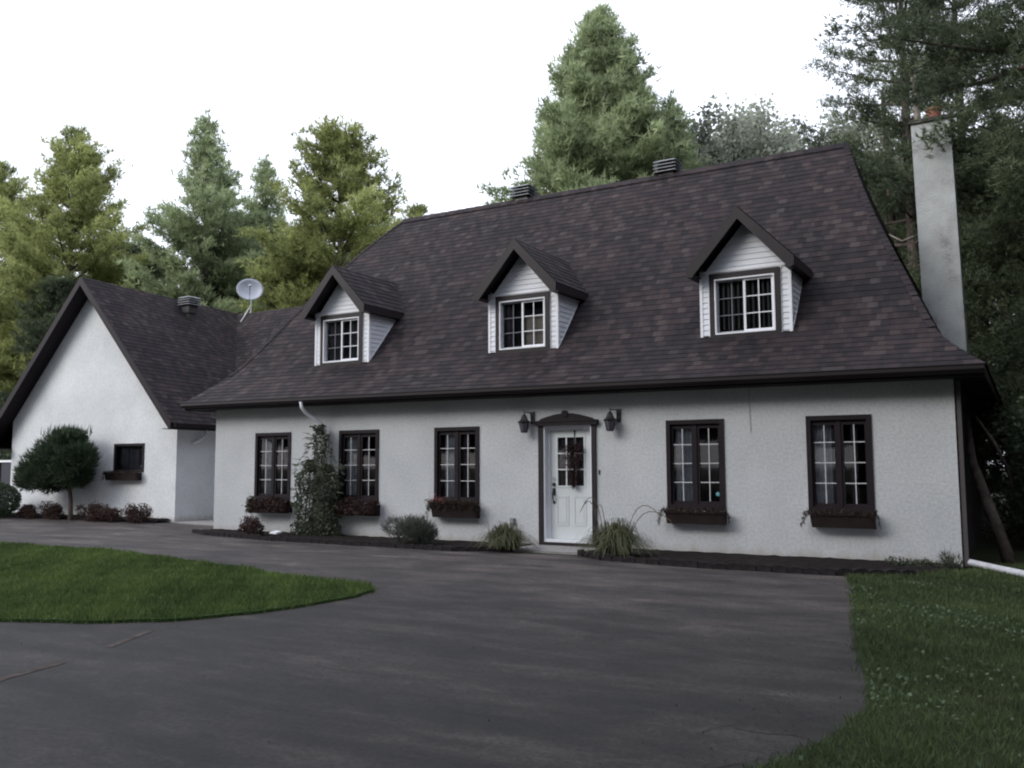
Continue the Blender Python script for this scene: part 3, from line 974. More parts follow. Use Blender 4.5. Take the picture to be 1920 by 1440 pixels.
        t.box(X0, X1, yo + .006, ye, zE - .165, zE - .012)
        X0, X1 = sorted((xc + sx_ * (hw - .02), xc + sx_ * (he - .026)))
        t.box(X0, X1, yo + .006, ye, zE - .165, zE - .145)
    t.build('rake_boards', M['trim2'], body)
    return body

dormer(-4.34, -.025, 'blinds', 31)
dormer(-9.05, .02, 'shade', 32)
dormer(-14.05, .055, 'drape', 33)

# --- link roof and wall between house and garage
LK = [(3.3, 2.95), (3.6, 3.12), (4.0, 3.42), (5.0, 4.50), (6.0, 5.62), (7.0, 6.74), (7.4, 7.17)]
L_, R_ = [(-23.9, y, z) for y, z in LK], [(-16.9, y, z) for y, z in LK]
Lb, Rb = [(-23.9, 14.8 - y, z) for y, z in LK], [(-16.9, 14.8 - y, z) for y, z in LK]
# the link disappears inside the garage roof on its left: trim each row where the garage roof covers it
def gar_x(z): return -24.95 + (7.3 - z) * .95
L_ = [(gar_x(z) - .25, y, z) for y, z in LK]; Lb = [(gar_x(z) - .25, 14.8 - y, z) for y, z in LK]
mb = merge([shingles('a', L_, R_, None, 0, seed=21, tilt=False), shingles('a', Rb, Lb, None, 0, seed=22, tilt=False)])
link_roof = mb.build('link_roof', M['shingle'], house)
mb = MB()
mb.face([(-20.95, 3.75, -.1), (-17.36, 3.75, -.1), (-17.36, 3.75, 3.2), (-20.95, 3.75, 3.2)])
mb.build('link_wall', M['stucco'], house)

# --- garage wing
GX0, GX1, GY = -29.1, -20.92, 1.7
AP = (-24.95, 7.44)          # ridge x, z at the front
REa, LEa = (-20.55, 2.80), (-30.0, 2.35)
def gzr(x): return AP[1] + (x - AP[0]) * (REa[1] - AP[1]) / (REa[0] - AP[0])
def gzl(x): return AP[1] + (AP[0] - x) * (LEa[1] - AP[1]) / (AP[0] - LEa[0])
mb = MB()
gw = [(-23.72, -22.32, 1.42, 2.27), (-27.6, -26.25, 1.42, 2.27)]
wall_x(mb, GX0, GX1, GY, -.1, 2.6, gw)
mb.face([(GX0, GY, 2.6), (GX1, GY, 2.6), (GX1, GY, gzr(GX1) - .1), (AP[0], GY, AP[1] - .1), (GX0, GY, gzl(GX0) - .1)])
mb.face([(GX1, GY, -.1), (GX1, 13, -.1), (GX1, 13, 3.1), (GX1, GY, 3.1)])
mb.face([(GX0, GY, -.1), (GX0, 13, -.1), (GX0, 13, 2.9), (GX0, GY, 2.9)])
mb.face([(GX1, 13, -.1), (GX0, 13, -.1), (GX0, 13, 2.9), (AP[0], 13, AP[1] - .1), (GX1, 13, 3.1)])
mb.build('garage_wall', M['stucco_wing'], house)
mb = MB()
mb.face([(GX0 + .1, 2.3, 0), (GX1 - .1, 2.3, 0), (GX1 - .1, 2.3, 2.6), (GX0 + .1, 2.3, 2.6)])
mb.build('garage_dark_backing', M['dark'], house)
SAG = -.035
def gp(x, y, z): return (x, y, z + SAG * (y - 1.2))
RY0, RY1 = 1.2, 13.3
parts = []
for (ex, ez) in (REa, LEa):
    E0, E1 = [], []
    for k in range(7):
        u = k / 6
        xx, zz = ex + (AP[0] - ex) * u, ez + (AP[1] - ez) * u
        if k == 0: pass
        E0.append(gp(xx, RY0, zz)); E1.append(gp(xx, RY1, zz))
    parts.append(shingles('g', E0, E1, None, 1, seed=int(abs(ex)), tilt=False))
groof = merge(parts).build('garage_roof', M['shingle'], house)
mb = MB()
th = .20
for (ex, ez), s_ in ((REa, 1), (LEa, -1)):
    mb.prism([(AP[0], RY0 - .03, AP[1] + .005), (ex, RY0 - .03, ez + .005), (ex, RY0 - .03, ez - .17), (ex - s_ * .06, RY0 - .03, ez - .19), (AP[0], RY0 - .03, AP[1] - .26)], (0, .035, 0))
    # soffit of the front overhang
    mb.prism([(AP[0], RY0 + .006, AP[1] - .16), (ex - s_ * .03, RY0 + .006, ez - .09), (ex - s_ * .03, RY0 + .006, ez - .13), (AP[0], RY0 + .006, AP[1] - .20)], (0, .50, 0))
mb.build('garage_rake_boards', M['trim'], groof)
mb = MB()
mb.box(REa[0] - .02, REa[0] + .02, RY0 + .01, 3.3, REa[1] - .17, REa[1] - .015)
mb.box(GX1 - .02, REa[0] - .021, RY0 + .01, 3.3, REa[1] - .17, REa[1] - .15)
mb.box(REa[0] + .021, REa[0] + .12, RY0 + .05, 3.3, REa[1] - .12, REa[1] - .01)
mb.build('garage_fascia', M['trim'], groof)
mb = MB()
mb.box(LEa[0] - .02, LEa[0] + .02, RY0 + .01, 13, LEa[1] - .17, LEa[1] - .015)
mb.box(LEa[0] + .021, GX0 + .02, RY0 + .01, 13, LEa[1] - .17, LEa[1] - .15)
mb.build('garage_fascia', M['trim'], groof)
mb = MB()
for k in range(5):
    z = 6.62 + k * .07
    mb.prism([(-24.88, GY - .012, z), (-24.62, GY - .012, z), (-24.62, GY - .03, z - .025), (-24.88, GY - .03, z - .025)], (0, 0, .012))
mb.build('gable_vent', mat('grey_louvre', (.45, .45, .47), .6, .3), house)
for gwx in gw:
    a, b_, c, d_ = gwx
    fr = MB()
    for q in ((a, b_, d_ - .07, d_), (a, b_, c, c + .07), (a, a + .07, c + .07, d_ - .07), (b_ - .07, b_, c + .07, d_ - .07)):
        fr.box(q[0], q[1], GY - .02, GY + .08, q[2], q[3])
    root = fr.build('garage_window_frame', M['trim'], house)
    g = MB(); g.face([(a + .07, GY + .04, c + .07), (b_ - .07, GY + .04, c + .07), (b_ - .07, GY + .04, d_ - .07), (a + .07, GY + .04, d_ - .07)])
    g.build('glass', M['glass'], root)
    cu = MB(); wavy(cu, a + .1, b_ - .08, GY + .14, c, d_, .03, 28, 7)
    cu.build('curtain', mat('dim_curtain', (.12, .12, .14), .9, .1, noise=(5, .3, 3)), root)

# --- chimney
mb = MB()
cx0, cx1, cy0, cy1 = -1.67, -.93, 4.6, 5.35
lean = -.09
mb.prism([(cx0, cy0, 0), (cx1, cy0, 0), (cx1, cy1, 0), (cx0, cy1, 0)], (0, 0, 3.5))
n = len(mb.v)
zt = 8.68
bot = [(cx0, cy0, 3.5), (cx1, cy0, 3.5), (cx1, cy1, 3.5), (cx0, cy1, 3.5)]
mb.prism(bot, (lean, 0, zt - 3.5))
def chimney_mat():
    m = mat('chimney_stucco', (.42, .43, .44), .95, .1, bump=(30, .7, .02))
    nt = m.node_tree; L = nt.links.new
    tc = N(nt, "ShaderNodeTexCoord")
    n1 = N(nt, "ShaderNodeTexNoise"); n1.inputs["Scale"].default_value = 1.1; n1.inputs["Detail"].default_value = 7; n1.inputs["Roughness"].default_value = .7
    L(tc.outputs["Object"], n1.inputs["Vector"])
    r = ramp(nt, [(.32, (.17, .17, .17)), (.42, (.33, .34, .345)), (.60, (.43, .445, .45))])
    L(n1.outputs[0], r.inputs[0]); L(r.outputs[0], nt.nodes["Principled BSDF"].inputs["Base Color"])
    return m
chim = mb.build('chimney', chimney_mat(), house)
mb = MB()
tx0, tx1 = cx0 + lean, cx1 + lean
mb.box(tx0 - .05, tx1 + .05, cy0 - .05, cy1 + .05, zt, zt + .06)
mb.box(tx0 - .02, tx1 + .02, cy0 - .02, cy1 + .02, zt + .06, zt + .09)
mb.build('chimney_cap', mat('sooty_cap', (.05, .045, .045), .9, .1, noise=(9, .4, 4)), chim)
mb = MB()
mb.tube([(tx0 + .42, 4.98, zt + .08), (tx0 + .42, 4.98, zt + .36)], [.15, .14], 14)
mb.tube([(tx0 + .42, 4.98, zt + .34), (tx0 + .42, 4.98, zt + .39)], [.165, .165], 14)
mb.build('flue_pot', M['clay'], chim)
mb = MB(); mb.box(cx0 + lean * .5 - .012, cx0 + lean * .5 - .002, cy0 - .01, cy0 + .03, 4.2, zt - .1)

# --- roof vents
def roof_vent(x, y, z, s, post=0):
    mb = MB()
    if post: mb.box(x - .16 * s, x + .16 * s, y - .16 * s, y + .16 * s, z - .6, z + post)
    z += post
    mb.box(x - .22 * s, x + .22 * s, y - .22 * s, y + .22 * s, z - .25, z + .3 * s)
    body = mb.build('roof_vent', M['ventd'], house)
    mb = MB()
    for k in range(4):
        zz = z + .02 + k * .095 * s
        r0, r1 = .33 * s, .25 * s
        n = len(mb.v)
        for (r, dz) in ((r0, 0), (r0 + .005, .012), (r1, .055 * s)):
            mb.v += [(x - r, y - r, zz + dz), (x + r, y - r, zz + dz), (x + r, y + r, zz + dz), (x - r, y + r, zz + dz)]
        for j in range(2):
            for i in range(4):
                i2 = (i + 1) % 4
                mb.f.append((n + j * 4 + i, n + j * 4 + i2, n + j * 4 + 4 + i2, n + j * 4 + 4 + i))
        mb.f.append((n + 8, n + 9, n + 10, n + 11))
    mb.build('louvres', M['metal'] if post else M['metal'], body)
roof_vent(-11.42, 5.15, 8.78, .88)
roof_vent(-7.32, 5.15, 8.73, .88)
roof_vent(-24.35, 4.8, 6.60, .82, post=.42)

# ------------------------------------------------------------------ satellite dish
dx, dy, dz_ = -24.2, 7.4, 7.12
dish = thing('satellite_dish', 'round grey satellite dish on a short white mast on the low link roof ridge', 'satellite dish', (dx, dy, dz_))
dc = Vector((dx + .02, dy - .1, dz_ + .83))
fwd = (Vector((0, -15.07, 4.2)) - Vector((dx, dy, 7.2))); fwd.normalize(); fwd = (fwd + Vector((.12, -.1, .42))).normalized()
rt = fwd.cross(Vector((0, 0, 1))).normalized(); upv = rt.cross(fwd)
mb = MB()
rings = []
Rd = .47
for k in range(7):
    r = Rd * k / 6
    ring = []
    for t in range(36):
        an = 2 * math.pi * t / 36
        ring.append(dc + rt * (r * math.cos(an)) + upv * (r * .92 * math.sin(an)) + fwd * (.16 * (k / 6) ** 2))
    rings.append(ring)
for off in (0, -.012):
    n = len(mb.v)
    for ring in rings: mb.v += [tuple(p + fwd * off) for p in ring]
    for k in range(6):
        for t in range(36):
            t2 = (t + 1) % 36
            mb.f.append((n + k * 36 + t, n + k * 36 + t2, n + (k + 1) * 36 + t2, n + (k + 1) * 36 + t))
n0 = 6 * 36; n1 = 7 * 36 + n0
for t in range(36): mb.f.append((n0 + t, n0 + (t + 1) % 36, n1 + (t + 1) % 36, n1 + t))
mb.build('reflector', M['dish'], dish, True)
mb = MB()
mb.tube([dc - upv * .42 + fwd * .12, dc - upv * .25 + fwd * .34, dc + fwd * .40 - upv * .0], .014, 6)
mb.build('feed_arm', M['metal_dark'], dish)
mb = MB()
mb.tube([dc + fwd * .46, dc + fwd * .36], [.05, .035], 10)
mb.build('feed_horn', M['metal'], dish, True)
mb = MB()
mb.tube([(dx - .02, dy, dz_ - .05), (dx + .0, dy, dz_ + .35), (dx + .02, dy - .04, dz_ + .8)], .022, 8)
mb.tube([(dx - .42, dy - .1, dz_ - .25), (dx + .0, dy, dz_ + .34)], .016, 6)
mb.tube([(dx - .16, dy - .35, dz_ - .35), (dx + .0, dy, dz_ + .34)], .016, 6)
mb.build('mast', M['white'], dish)

# ------------------------------------------------------------------ wall lanterns
def lantern(x, z, label):
    root = thing('wall_lantern', label, 'lantern', (x, -.16, z), 'lanterns flanking the front door')
    mb = MB()
    mb.box(x + .07, x + .15, -.03, -.001, z - .02, z + .22)
    mb.tube([(x + .11, -.03, z + .10), (x + .10, -.10, z + .20), (x + .03, -.16, z + .21), (x, -.16, z + .17)], .012, 6)
    mb.tube([(x, -.16, z + .20), (x, -.16, z + .25)], [.012, .004], 6)
    mb.build('bracket', M['metal_dark'], root)
    mb = MB()
    mb.tube([(x, -.16, z + .17), (x, -.16, z + .13), (x, -.16, z + .06), (x, -.16, z + .02)], [.02, .05, .075, .125], 6)
    mb.tube([(x, -.16, z + .02), (x, -.16, z + .0)], [.13, .12], 6)
    for k in range(6):
        an = 2 * math.pi * k / 6
        c_, s_ = math.cos(an), math.sin(an)
        mb.tube([(x + .112 * c_, -.16 + .112 * s_, z), (x + .072 * c_, -.16 + .072 * s_, z - .175)], .007, 4)
    mb.tube([(x, -.16, z - .175), (x, -.16, z - .195)], [.078, .05], 6)
    mb.build('cap_and_cage', M['metal_dark'], root)
    mb = MB()
    mb.tube([(x, -.16, z), (x, -.16, z - .174)], [.108, .069], 6)
    mb.build('lamp_glass', M['lampglass'], root)
lantern(-8.46, 2.40, 'black hexagonal wall lantern to the left of the front door')
lantern(-6.63, 2.39, 'black hexagonal wall lantern to the right of the front door')

# ------------------------------------------------------------------ dried swag on the door
rng = np.random.default_rng(5)
sw = thing('door_swag', 'dark dried flower swag hanging on the glass of the front door', 'wreath', (-7.5, .08, 1.9))
t = rng.uniform(0, 1, 900) ** 1.2
wd = np.interp(t, [0, .08, .25, .6, 1], [.10, .17, .17, .10, .03])
C = np.stack([-7.5 + rng.normal(0, .55, 900) * wd, .07 + rng.normal(0, .02, 900), 1.97 - t * .80], 1)
D = unit(np.stack([(C[:, 0] + 7.5) * 6, rng.normal(-.6, .4, 900), rng.normal(-.5, .6, 900)], 1))
V, tn = blades(rng, C, D, .085, .018, rng.uniform(0, 1, 900))
tri_mesh('dried_stems', V, tn, M['dried'], sw)
V, tn = leaves(rng, np.stack([rng.uniform(-7.62, -7.36, 22), rng.uniform(.02, .05, 22), rng.uniform(1.5, 1.95, 22)], 1), .022, rng.uniform(0, .3, 22))
tri_mesh('berries', V, tn, M['pink'], sw, 4)
mb = MB(); mb.box(-7.515, -7.485, .112, .118, 1.95, 2.27); mb.build('strap', M['metal_dark'], sw)

# ------------------------------------------------------------------ window boxes
def window_box(x0, x1, ztop, zbot, y0, style, label, seed, dep=.22):
    rng = np.random.default_rng(seed)
    cx = (x0 + x1) / 2
    root = thing('window_box', label, 'window box', (cx, y0, zbot), 'flower boxes under the windows')
    mb = MB()
    tp = .03
    yb, yf = y0 - .002, y0 - dep
    n = len(mb.v)
    mb.prism([(x0 + tp, yb, zbot), (x1 - tp, yb, zbot), (x1 - tp, yf + .03, zbot), (x0 + tp, yf + .03, zbot)], (0, 0, .02))
    mb.prism([(x0, yf, ztop), (x0, yf + .02, ztop), (x0 + tp, yf + .05, zbot), (x0 + tp, yf + .03, zbot)], (x1 - x0, 0, 0))
    mb.prism([(x0, yf, ztop), (x0, yb, ztop), (x0 + tp, yb, zbot), (x0 + tp, yf + .03, zbot)], (.02, 0, 0))
    mb.prism([(x1 - .02, yf, ztop), (x1 - .02, yb, ztop), (x1 - tp, yb, zbot), (x1 - tp, yf + .03, zbot)], (.018, 0, 0))
    mb.box(x0 - .012, x1 + .012, yf - .015, yf + .012, ztop - .03, ztop + .004)
    mb.build('planter', M['wood'], root)
    mb = MB(); mb.face([(x0 + .02, yf + .02, ztop - .03), (x1 - .02, yf + .02, ztop - .03), (x1 - .02, yb, ztop - .03), (x0 + .02, yb, ztop - .03)])
    mb.build('soil', M['soil'], root)
    if style == 'bushy':
        n = 4200
        X = rng.uniform(x0 - .06, x1 + .02, n); u = (X - x0) / (x1 - x0)
        hh = .10 + .06 * np.sin(u * 9 + seed) + .03 * np.sin(u * 23)
        a = rng.uniform(-.9, 1, n)
        Z = ztop - .02 + np.where(a > 0, a * hh, a * (.27 - .08 * u))
        Y = yf + .05 + rng.normal(0, .06, n) - .07 * (a < 0)
        C = np.stack([X, np.minimum(Y, y0 - .02), Z], 1)
        V, tn = leaves(rng, C, .045, rng.uniform(0, 1, n))
        tri_mesh('foliage', V, tn, M['reddish'], root, 4)
        n = 500
        X = rng.normal(x0 - .02, .06, n)
        C = np.stack([X, yf + .06 + rng.normal(0, .05, n), ztop - .05 + rng.normal(0, .08, n)], 1)
        V, tn = leaves(rng, C, .05, rng.uniform(0, 1, n))
        tri_mesh('trailing_leaves', V, tn, M['vine'], root, 4)
    else:
        n = 500 if style == 'sparse' else 1200
        X = rng.uniform(x0 - .02, x1 + .02, n)
        C = np.stack([X, yf + rng.uniform(-.01, .15, n), ztop - .03 + rng.uniform(0, .05, n)], 1)
        D = unit(np.stack([rng.normal(0, .6, n), rng.normal(-.4, .5, n), rng.normal(.5, .6, n)], 1))
        V, tn = blades(rng, C, D, .09 if style == 'sparse' else .14, .018, rng.uniform(0, 1, n))
        tri_mesh('foliage', V, tn, M['mixfol'], root)
        # trailing stems over the left corner
        n = 260
        s_ = rng.uniform(0, 1, n)
        side = rng.choice([0, 1], n, p=[.75, .25])
        X = np.where(side == 0, x0 - .02 - .12 * s_ + rng.normal(0, .02, n), x1 + .02 + .06 * s_)
        C = np.stack([X, yf + .05 + rng.normal(0, .03, n), ztop + .03 - .25 * s_ ** 2 + rng.normal(0, .015, n)], 1)
        V, tn = leaves(rng, C, .03, rng.uniform(0, 1, n))
        tri_mesh('trailing_leaves', V, tn, M['mixfol'], root, 4)
        if style == 'flowers':
            n = 90
            C = np.stack([np.clip(rng.normal(x0 + .15, .13, n), x0 - .05, x1), yf + rng.uniform(-.05, .05, n), ztop + .10 + rng.normal(0, .05, n)], 1)
            V, tn = leaves(rng, C, .035, rng.uniform(0, 1, n))
            tri_mesh('flowers', V, tn, M['pink'], root, 4)
            n = 900
            X = rng.uniform(x0 - .12, x1, n)
            C = np.stack([X, yf + rng.uniform(-.06, .15, n), ztop + rng.uniform(-.06, .13, n)], 1)
            V, tn = leaves(rng, C, .032, rng.uniform(0, 1, n))
            tri_mesh('upper_leaves', V, tn, M['mixfol'], root, 4)
window_box(-15.88, -14.72, .74, .50, 0, 'bushy', 'overgrown reddish flower box under the leftmost tall window, left of the vine', 41)
window_box(-13.28, -12.14, .74, .50, 0, 'bushy', 'reddish flower box under the tall window just right of the climbing vine', 42)
window_box(-10.66, -9.58, .76, .52, 0, 'flowers', 'flower box with pink blooms under the window nearest the door on its left', 43)
window_box(-5.58, -4.52, .76, .54, 0, 'sparse', 'nearly bare brown flower box with a curled stem under the window right of the door', 44)
window_box(-3.10, -2.12, .78, .55, 0, 'sparse', 'bare brown flower box under the window nearest the house corner', 45)
window_box(-23.85, -22.40, 1.40, 1.18, GY, 'sparse', 'small brown flower box under the little window of the gabled wing', 46)

# ------------------------------------------------------------------ flower bed and edging
def bed(name, outline, seed, h=.05):
    rnd = random.Random(seed)
    mb = MB()
    n = 60
    pts = outline
    L0 = [0]
    for a, b_ in zip(pts[:-1], pts[1:]): L0.append(L0[-1] + math.dist(a[:2], b_[:2]))
    rows = []
    for i in range(n + 1):
        s_ = L0[-1] * i / n
        fx, fy, bx_, by = [float(np.interp(s_, L0, [p[k] for p in pts])) for k in range(4)]
        row = []
        for j in range(7):
            u = j / 6
            z = h * min(1, u * 4) * (.8 + .4 * rnd.random()) if j else .0
            row.append((fx + (bx_ - fx) * u, fy + (by - fy) * u, z + .004))
        rows.append(row)
    for i in range(n):
        for j in range(6):
            mb.face([rows[i][j], rows[i + 1][j], rows[i + 1][j + 1], rows[i][j + 1]])
    return setp(mb.build(name, M['soil'], None, True), kind='structure')
bedL = [(-17.3, -.62, -17.3, .02), (-16.45, -1.0, -16.45, .02), (-13.93, -1.42, -13.93, .02), (-11.06, -1.45, -11.06, .02), (-9.2, -1.50, -9.2, .02), (-8.4, -1.05, -8.4, .02)]
bedR = [(-6.85, -1.05, -6.85, .02), (-6.2, -1.6, -6.2, .02), (-4.4, -1.92, -4.4, .02), (-2.4, -1.90, -2.4, .02), (-1.4, -1.35, -1.4, .02), (-.95, -.6, -.95, .02)]
bed('flower_bed', bedL, 1)
bed('flower_bed_right', bedR, 2, .05)
bed('wing_bed', [(-28.6, .9, -28.6, 1.72), (-26, 1.0, -26, 1.72), (-21.1, 1.2, -21.1, 1.72)], 3, .10)

def edging(line, label, seed):
    rnd = random.Random(seed)
    L0 = [0]
    for a, b_ in zip(line[:-1], line[1:]): L0.append(L0[-1] + math.dist(a, b_))
    proto = None
    s_ = 0.12
    while s_ < L0[-1]:
        x = float(np.interp(s_, L0, [p[0] for p in line])); y = float(np.interp(s_, L0, [p[1] for p in line]))
        x2 = float(np.interp(s_ + .05, L0, [p[0] for p in line])); y2 = float(np.interp(s_ + .05, L0, [p[1] for p in line]))
        if proto is None:
            mb = MB()
            prof = [(-.105, 0)] + [(.105 * math.cos(math.pi * (1 - k / 6)), .075 + .035 * math.sin(math.pi * k / 6)) for k in range(7)] + [(.105, 0)]
            mb.prism([(px, -.04, pz) for px, pz in prof], (0, .08, 0))
            proto = mb.build('edging_block', M['block'])
            o = proto
        else:
            o = proto.copy(); COL.objects.link(o)
        o.location = (x, y - .03, .0 + rnd.uniform(-.02, .005))
        o.rotation_euler = (rnd.uniform(-.08, .08), rnd.uniform(-.05, .05), math.atan2(y2 - y, x2 - x) + rnd.uniform(-.08, .08))
        setp(o, label, 'edging block', label.replace('small dark scalloped block', 'scalloped blocks'))
        s_ += .222
edging([(p[0], p[1]) for p in bedL], 'small dark scalloped block edging the flower bed left of the front door', 1)
edging([(p[0], p[1]) for p in bedR[:5]], 'small dark scalloped block edging the flower bed right of the front door', 2)

# ------------------------------------------------------------------ plants along the wall
def plant(name, label, cat, loc, group=None):
    return thing(name, label, cat, loc, group)

# climbing vine round the downspout
rng = np.random.default_rng(77)
v = plant('climbing_vine', 'tall green climbing vine with two leafy lobes around the white downspout', 'vine', (-13.5, -.3, 0))
n = 12000
lob = rng.choice([0, 1, 2, 3], n, p=[.34, .40, .12, .14])
Z = np.where(lob == 0, rng.uniform(0, 1.72, n), np.where(lob == 1, rng.uniform(0, 1.62, n), np.where(lob == 2, rng.uniform(1.45, 2.5, n), rng.uniform(0, .35, n))))
hw0 = np.where(lob == 0, .31 * np.clip((1.80 - Z) / .45, .15, 1), np.where(lob == 1, .33 * np.clip((1.72 - Z) / .3, .2, 1), np.where(lob == 2, .16, .62)))
cx_ = np.where(lob == 0, -14.08 + .09 * Z, np.where(lob == 1, -13.42 - .02 * Z, -13.66 + .02 * np.sin(Z * 7)))
an = rng.uniform(0, 2 * math.pi, n); rr = np.sqrt(rng.uniform(.35, 1, n))
hw0 = hw0 * .88 * (1 + .22 * np.sin(Z * 11 + lob * 2) + .12 * np.sin(Z * 29))
X = cx_ + hw0 * rr * np.cos(an) + rng.normal(0, .035, n)
Y = -.30 + np.minimum(hw0, .26) * rr * np.sin(an)
tone = np.clip(.45 + .25 * np.sin(Z * 6 + X * 9) + rng.normal(0, .22, n), 0, 1)
V, tn = leaves(rng, np.stack([X, np.minimum(Y, -.02), Z], 1), .055, tone)
tri_mesh('leaves', V, tn, M['vine'], v, 4)
n = 160
side = rng.choice([-1, 1], n)
Z = rng.uniform(.9, 2.3, n); hx = np.interp(Z, [0, 1.6, 1.8, 2.4], [.62, .58, .3, .16])
C = np.stack([-13.70 + side * hx * rng.uniform(.8, 1.1, n), rng.uniform(-.45, -.1, n), Z], 1)
D = unit(np.stack([side * 1.0, rng.normal(-.2, .3, n), rng.normal(-.3, .4, n)], 1))
V, tn = blades(rng, C, D, .16, .035, rng.uniform(.3, .9, n))
tri_mesh('shoots', V, tn, M['vine'], v)
mb = MB()
for xx, b0 in ((-14.0, -14.1), (-13.5, -13.4), (-13.7, -13.7)):
    mb.tube([(b0, -.3, 0), (xx, -.3, .8), (xx + .05, -.28, 1.5), (-13.5, -.15, 2.3)], [.02, .016, .012, .008], 6)
mb.build('stems', M['bark'], v)

def mound(name, label, cat, cx, cy, rx, ry, h, n, m_, leaf, seed, blade=None, spiky=0, group=None):
    rng = np.random.default_rng(seed)
    root = plant(name, label, cat, (cx, cy, 0), group)
    k = 9
    cc = [(cx + rng.uniform(-.7, .7) * rx, cy + rng.uniform(-.5, .5) * ry, rng.uniform(.3, .75) * h, rng.uniform(.35, .6)) for _ in range(k)]
    w_ = rng.integers(0, k, n)
    A = np.array(cc)[w_]
    dirs = unit(rng.normal(size=(n, 3)))
    rad = rng.uniform(.5, 1, n)[:, None]
    C = A[:, :3] + dirs * rad * np.stack([A[:, 3] * rx, A[:, 3] * ry, A[:, 3] * h], 1)
    C[:, 2] = np.abs(C[:, 2])
    tone = np.clip(rng.uniform(.15, .85, k)[w_] + rng.normal(0, .2, n), 0, 1)
    if blade:
        D = unit(dirs + np.array([0, 0, .9]) + rng.normal(0, .3, (n, 3)))
        V, tn = blades(rng, C, D, blade, leaf, tone)
        tri_mesh('foliage', V, tn, m_, root)
    else:
        V, tn = leaves(rng, C, leaf, tone)
        tri_mesh('foliage', V, tn, m_, root, 4)
    mb = MB()
    for i in range(7):
        a = cc[i]
        mb.tube([(cx + (a[0] - cx) * .2, cy + (a[1] - cy) * .2, 0), (a[0], a[1], a[2])], [.014, .006], 5)
    mb.build('stems', M['bark'], root)
    return root
mound('low_shrub', 'low reddish brown shrub in the bed under the leftmost tall window', 'shrub', -14.95, -1.0, .42, .3, .42, 2200, M['reddish'], .045, 51)
mound('lavender_bush', 'low grey green bushy plant in the bed left of the pink flower box', 'shrub', -10.35, -1.1, .80, .38, .50, 6500, M['lav'], .012, 52, blade=.10)
mound('creeping_plant', 'small dark creeping plant at the house corner beside the side lawn', 'shrub', -1.6, -.5, .36, .22, .16, 800, M['vine'], .04, 53)
mound('corner_weed', 'thin green weeds against the bottom right corner of the white wall', 'weed', -1.06, -.38, .14, .15, .24, 300, M['vine'], .012, 54, blade=.10)

def fountain(name, label, cx, cy, r, h, n, seed, arch=0):
    rng = np.random.default_rng(seed)
    root = plant(name, label, 'ornamental grass', (cx, cy, 0), 'ornamental grass clumps beside the door')
    seg = 5
    az = rng.uniform(0, 2 * math.pi, n)
    reach = r * rng.uniform(.15, 1.0, n)
    hh = h * rng.uniform(.5, 1.0, n) * (1 - .45 * reach / r)
    b0 = np.stack([cx + rng.normal(0, .10, n), cy + rng.normal(0, .07, n), np.full(n, .06)], 1)
    dirn = np.stack([np.cos(az), np.sin(az) * .7], 1)
    sd = np.stack([-np.sin(az), np.cos(az)], 1)
    P = []
    for k in range(seg + 1):
        u = k / seg
        q = b0.copy()
        q[:, :2] += dirn * (reach * u ** 1.25)[:, None]
        q[:, 2] += hh * (1 - (1 - u) ** 2) * 1.0 - (u ** 3) * hh * (.35 + .6 * reach / r)
        q[:, 2] = np.maximum(q[:, 2], .05)
        q[:, 1] = np.minimum(q[:, 1], -.03)
        P.append(q)
    quads = []
    for k in range(seg):
        w0, w1 = .011 * (1 - .8 * k / seg), .011 * (1 - .8 * (k + 1) / seg)
        off0 = np.concatenate([sd * w0, np.zeros((n, 1))], 1); off1 = np.concatenate([sd * w1, np.zeros((n, 1))], 1)
        quads.append(np.stack([P[k] - off0, P[k] + off0, P[k + 1] + off1, P[k + 1] - off1], 1))
    V = np.concatenate(quads).reshape(-1, 3)
    tone = np.tile(np.clip(rng.normal(.5, .25, n), 0, 1), seg)
    tri_mesh('blades', V, tone, M['reed'], root, 4)
    mb = MB()
    mb.tube([(cx, cy, 0), (cx, cy, .09)], [.16, .10], 10)
    mb.build('crown_base', M['soil'], root)
    return root
fountain('grass_clump', 'smaller spiky ornamental grass clump to the left of the front door', -8.32, -1.15, .70, .74, 700, 61)
fountain('grass_clump', 'larger arching ornamental grass clump to the right of the front door', -6.10, -1.2, .85, .92, 900, 62)
# a few long arching stems with drooping heads
rng = np.random.default_rng(9)
mb = MB()
for sx_, hh, re in ((-.22, .85, .38), (-.15, .92, .42), (.25, .8, .75), (.3, .7, .9), (-.1, .8, .2)):
    pts = []
    for k in range(9):
        u = k / 8
        pts.append((-6.20 + sx_ + math.copysign(re, sx_) * (u ** 1.5) * .9, -1.1 - .1 * u, .1 + hh * math.sin(u * 2.3) ** .9 * 1.0))
    mb.tube(pts, [.007] * 8 + [.004], 4)
st = setp(mb.build('dry_grass_stems', mat('dry_stem', (.12, .10, .075), .8, .1)), 'dry drooping stems arching out of the larger grass clump', 'dry stems')
# hose bib stake in the bed
mb = MB()
mb.tube([(-11.12, -.75, .05), (-10.95, -.75, .25), (-10.80, -.75, .50)], .013, 6)
mb.tube([(-10.87, -.75, .515), (-10.74, -.75, .51)], .018, 6)
setp(mb.build('garden_stake', M['metal_dark']), 'thin black stake leaning out of the grey green bush', 'stake')
# splash block
mb = MB()
mb.prism([(-14.30, -1.12, .12), (-14.02, -1.20, .12), (-14.0, -1.05, .15), (-14.25, -.98, .15)], (0, 0, .03))
setp(mb.build('splash_block', M['white']), 'small white splash block at the foot of the climbing vine', 'splash block')

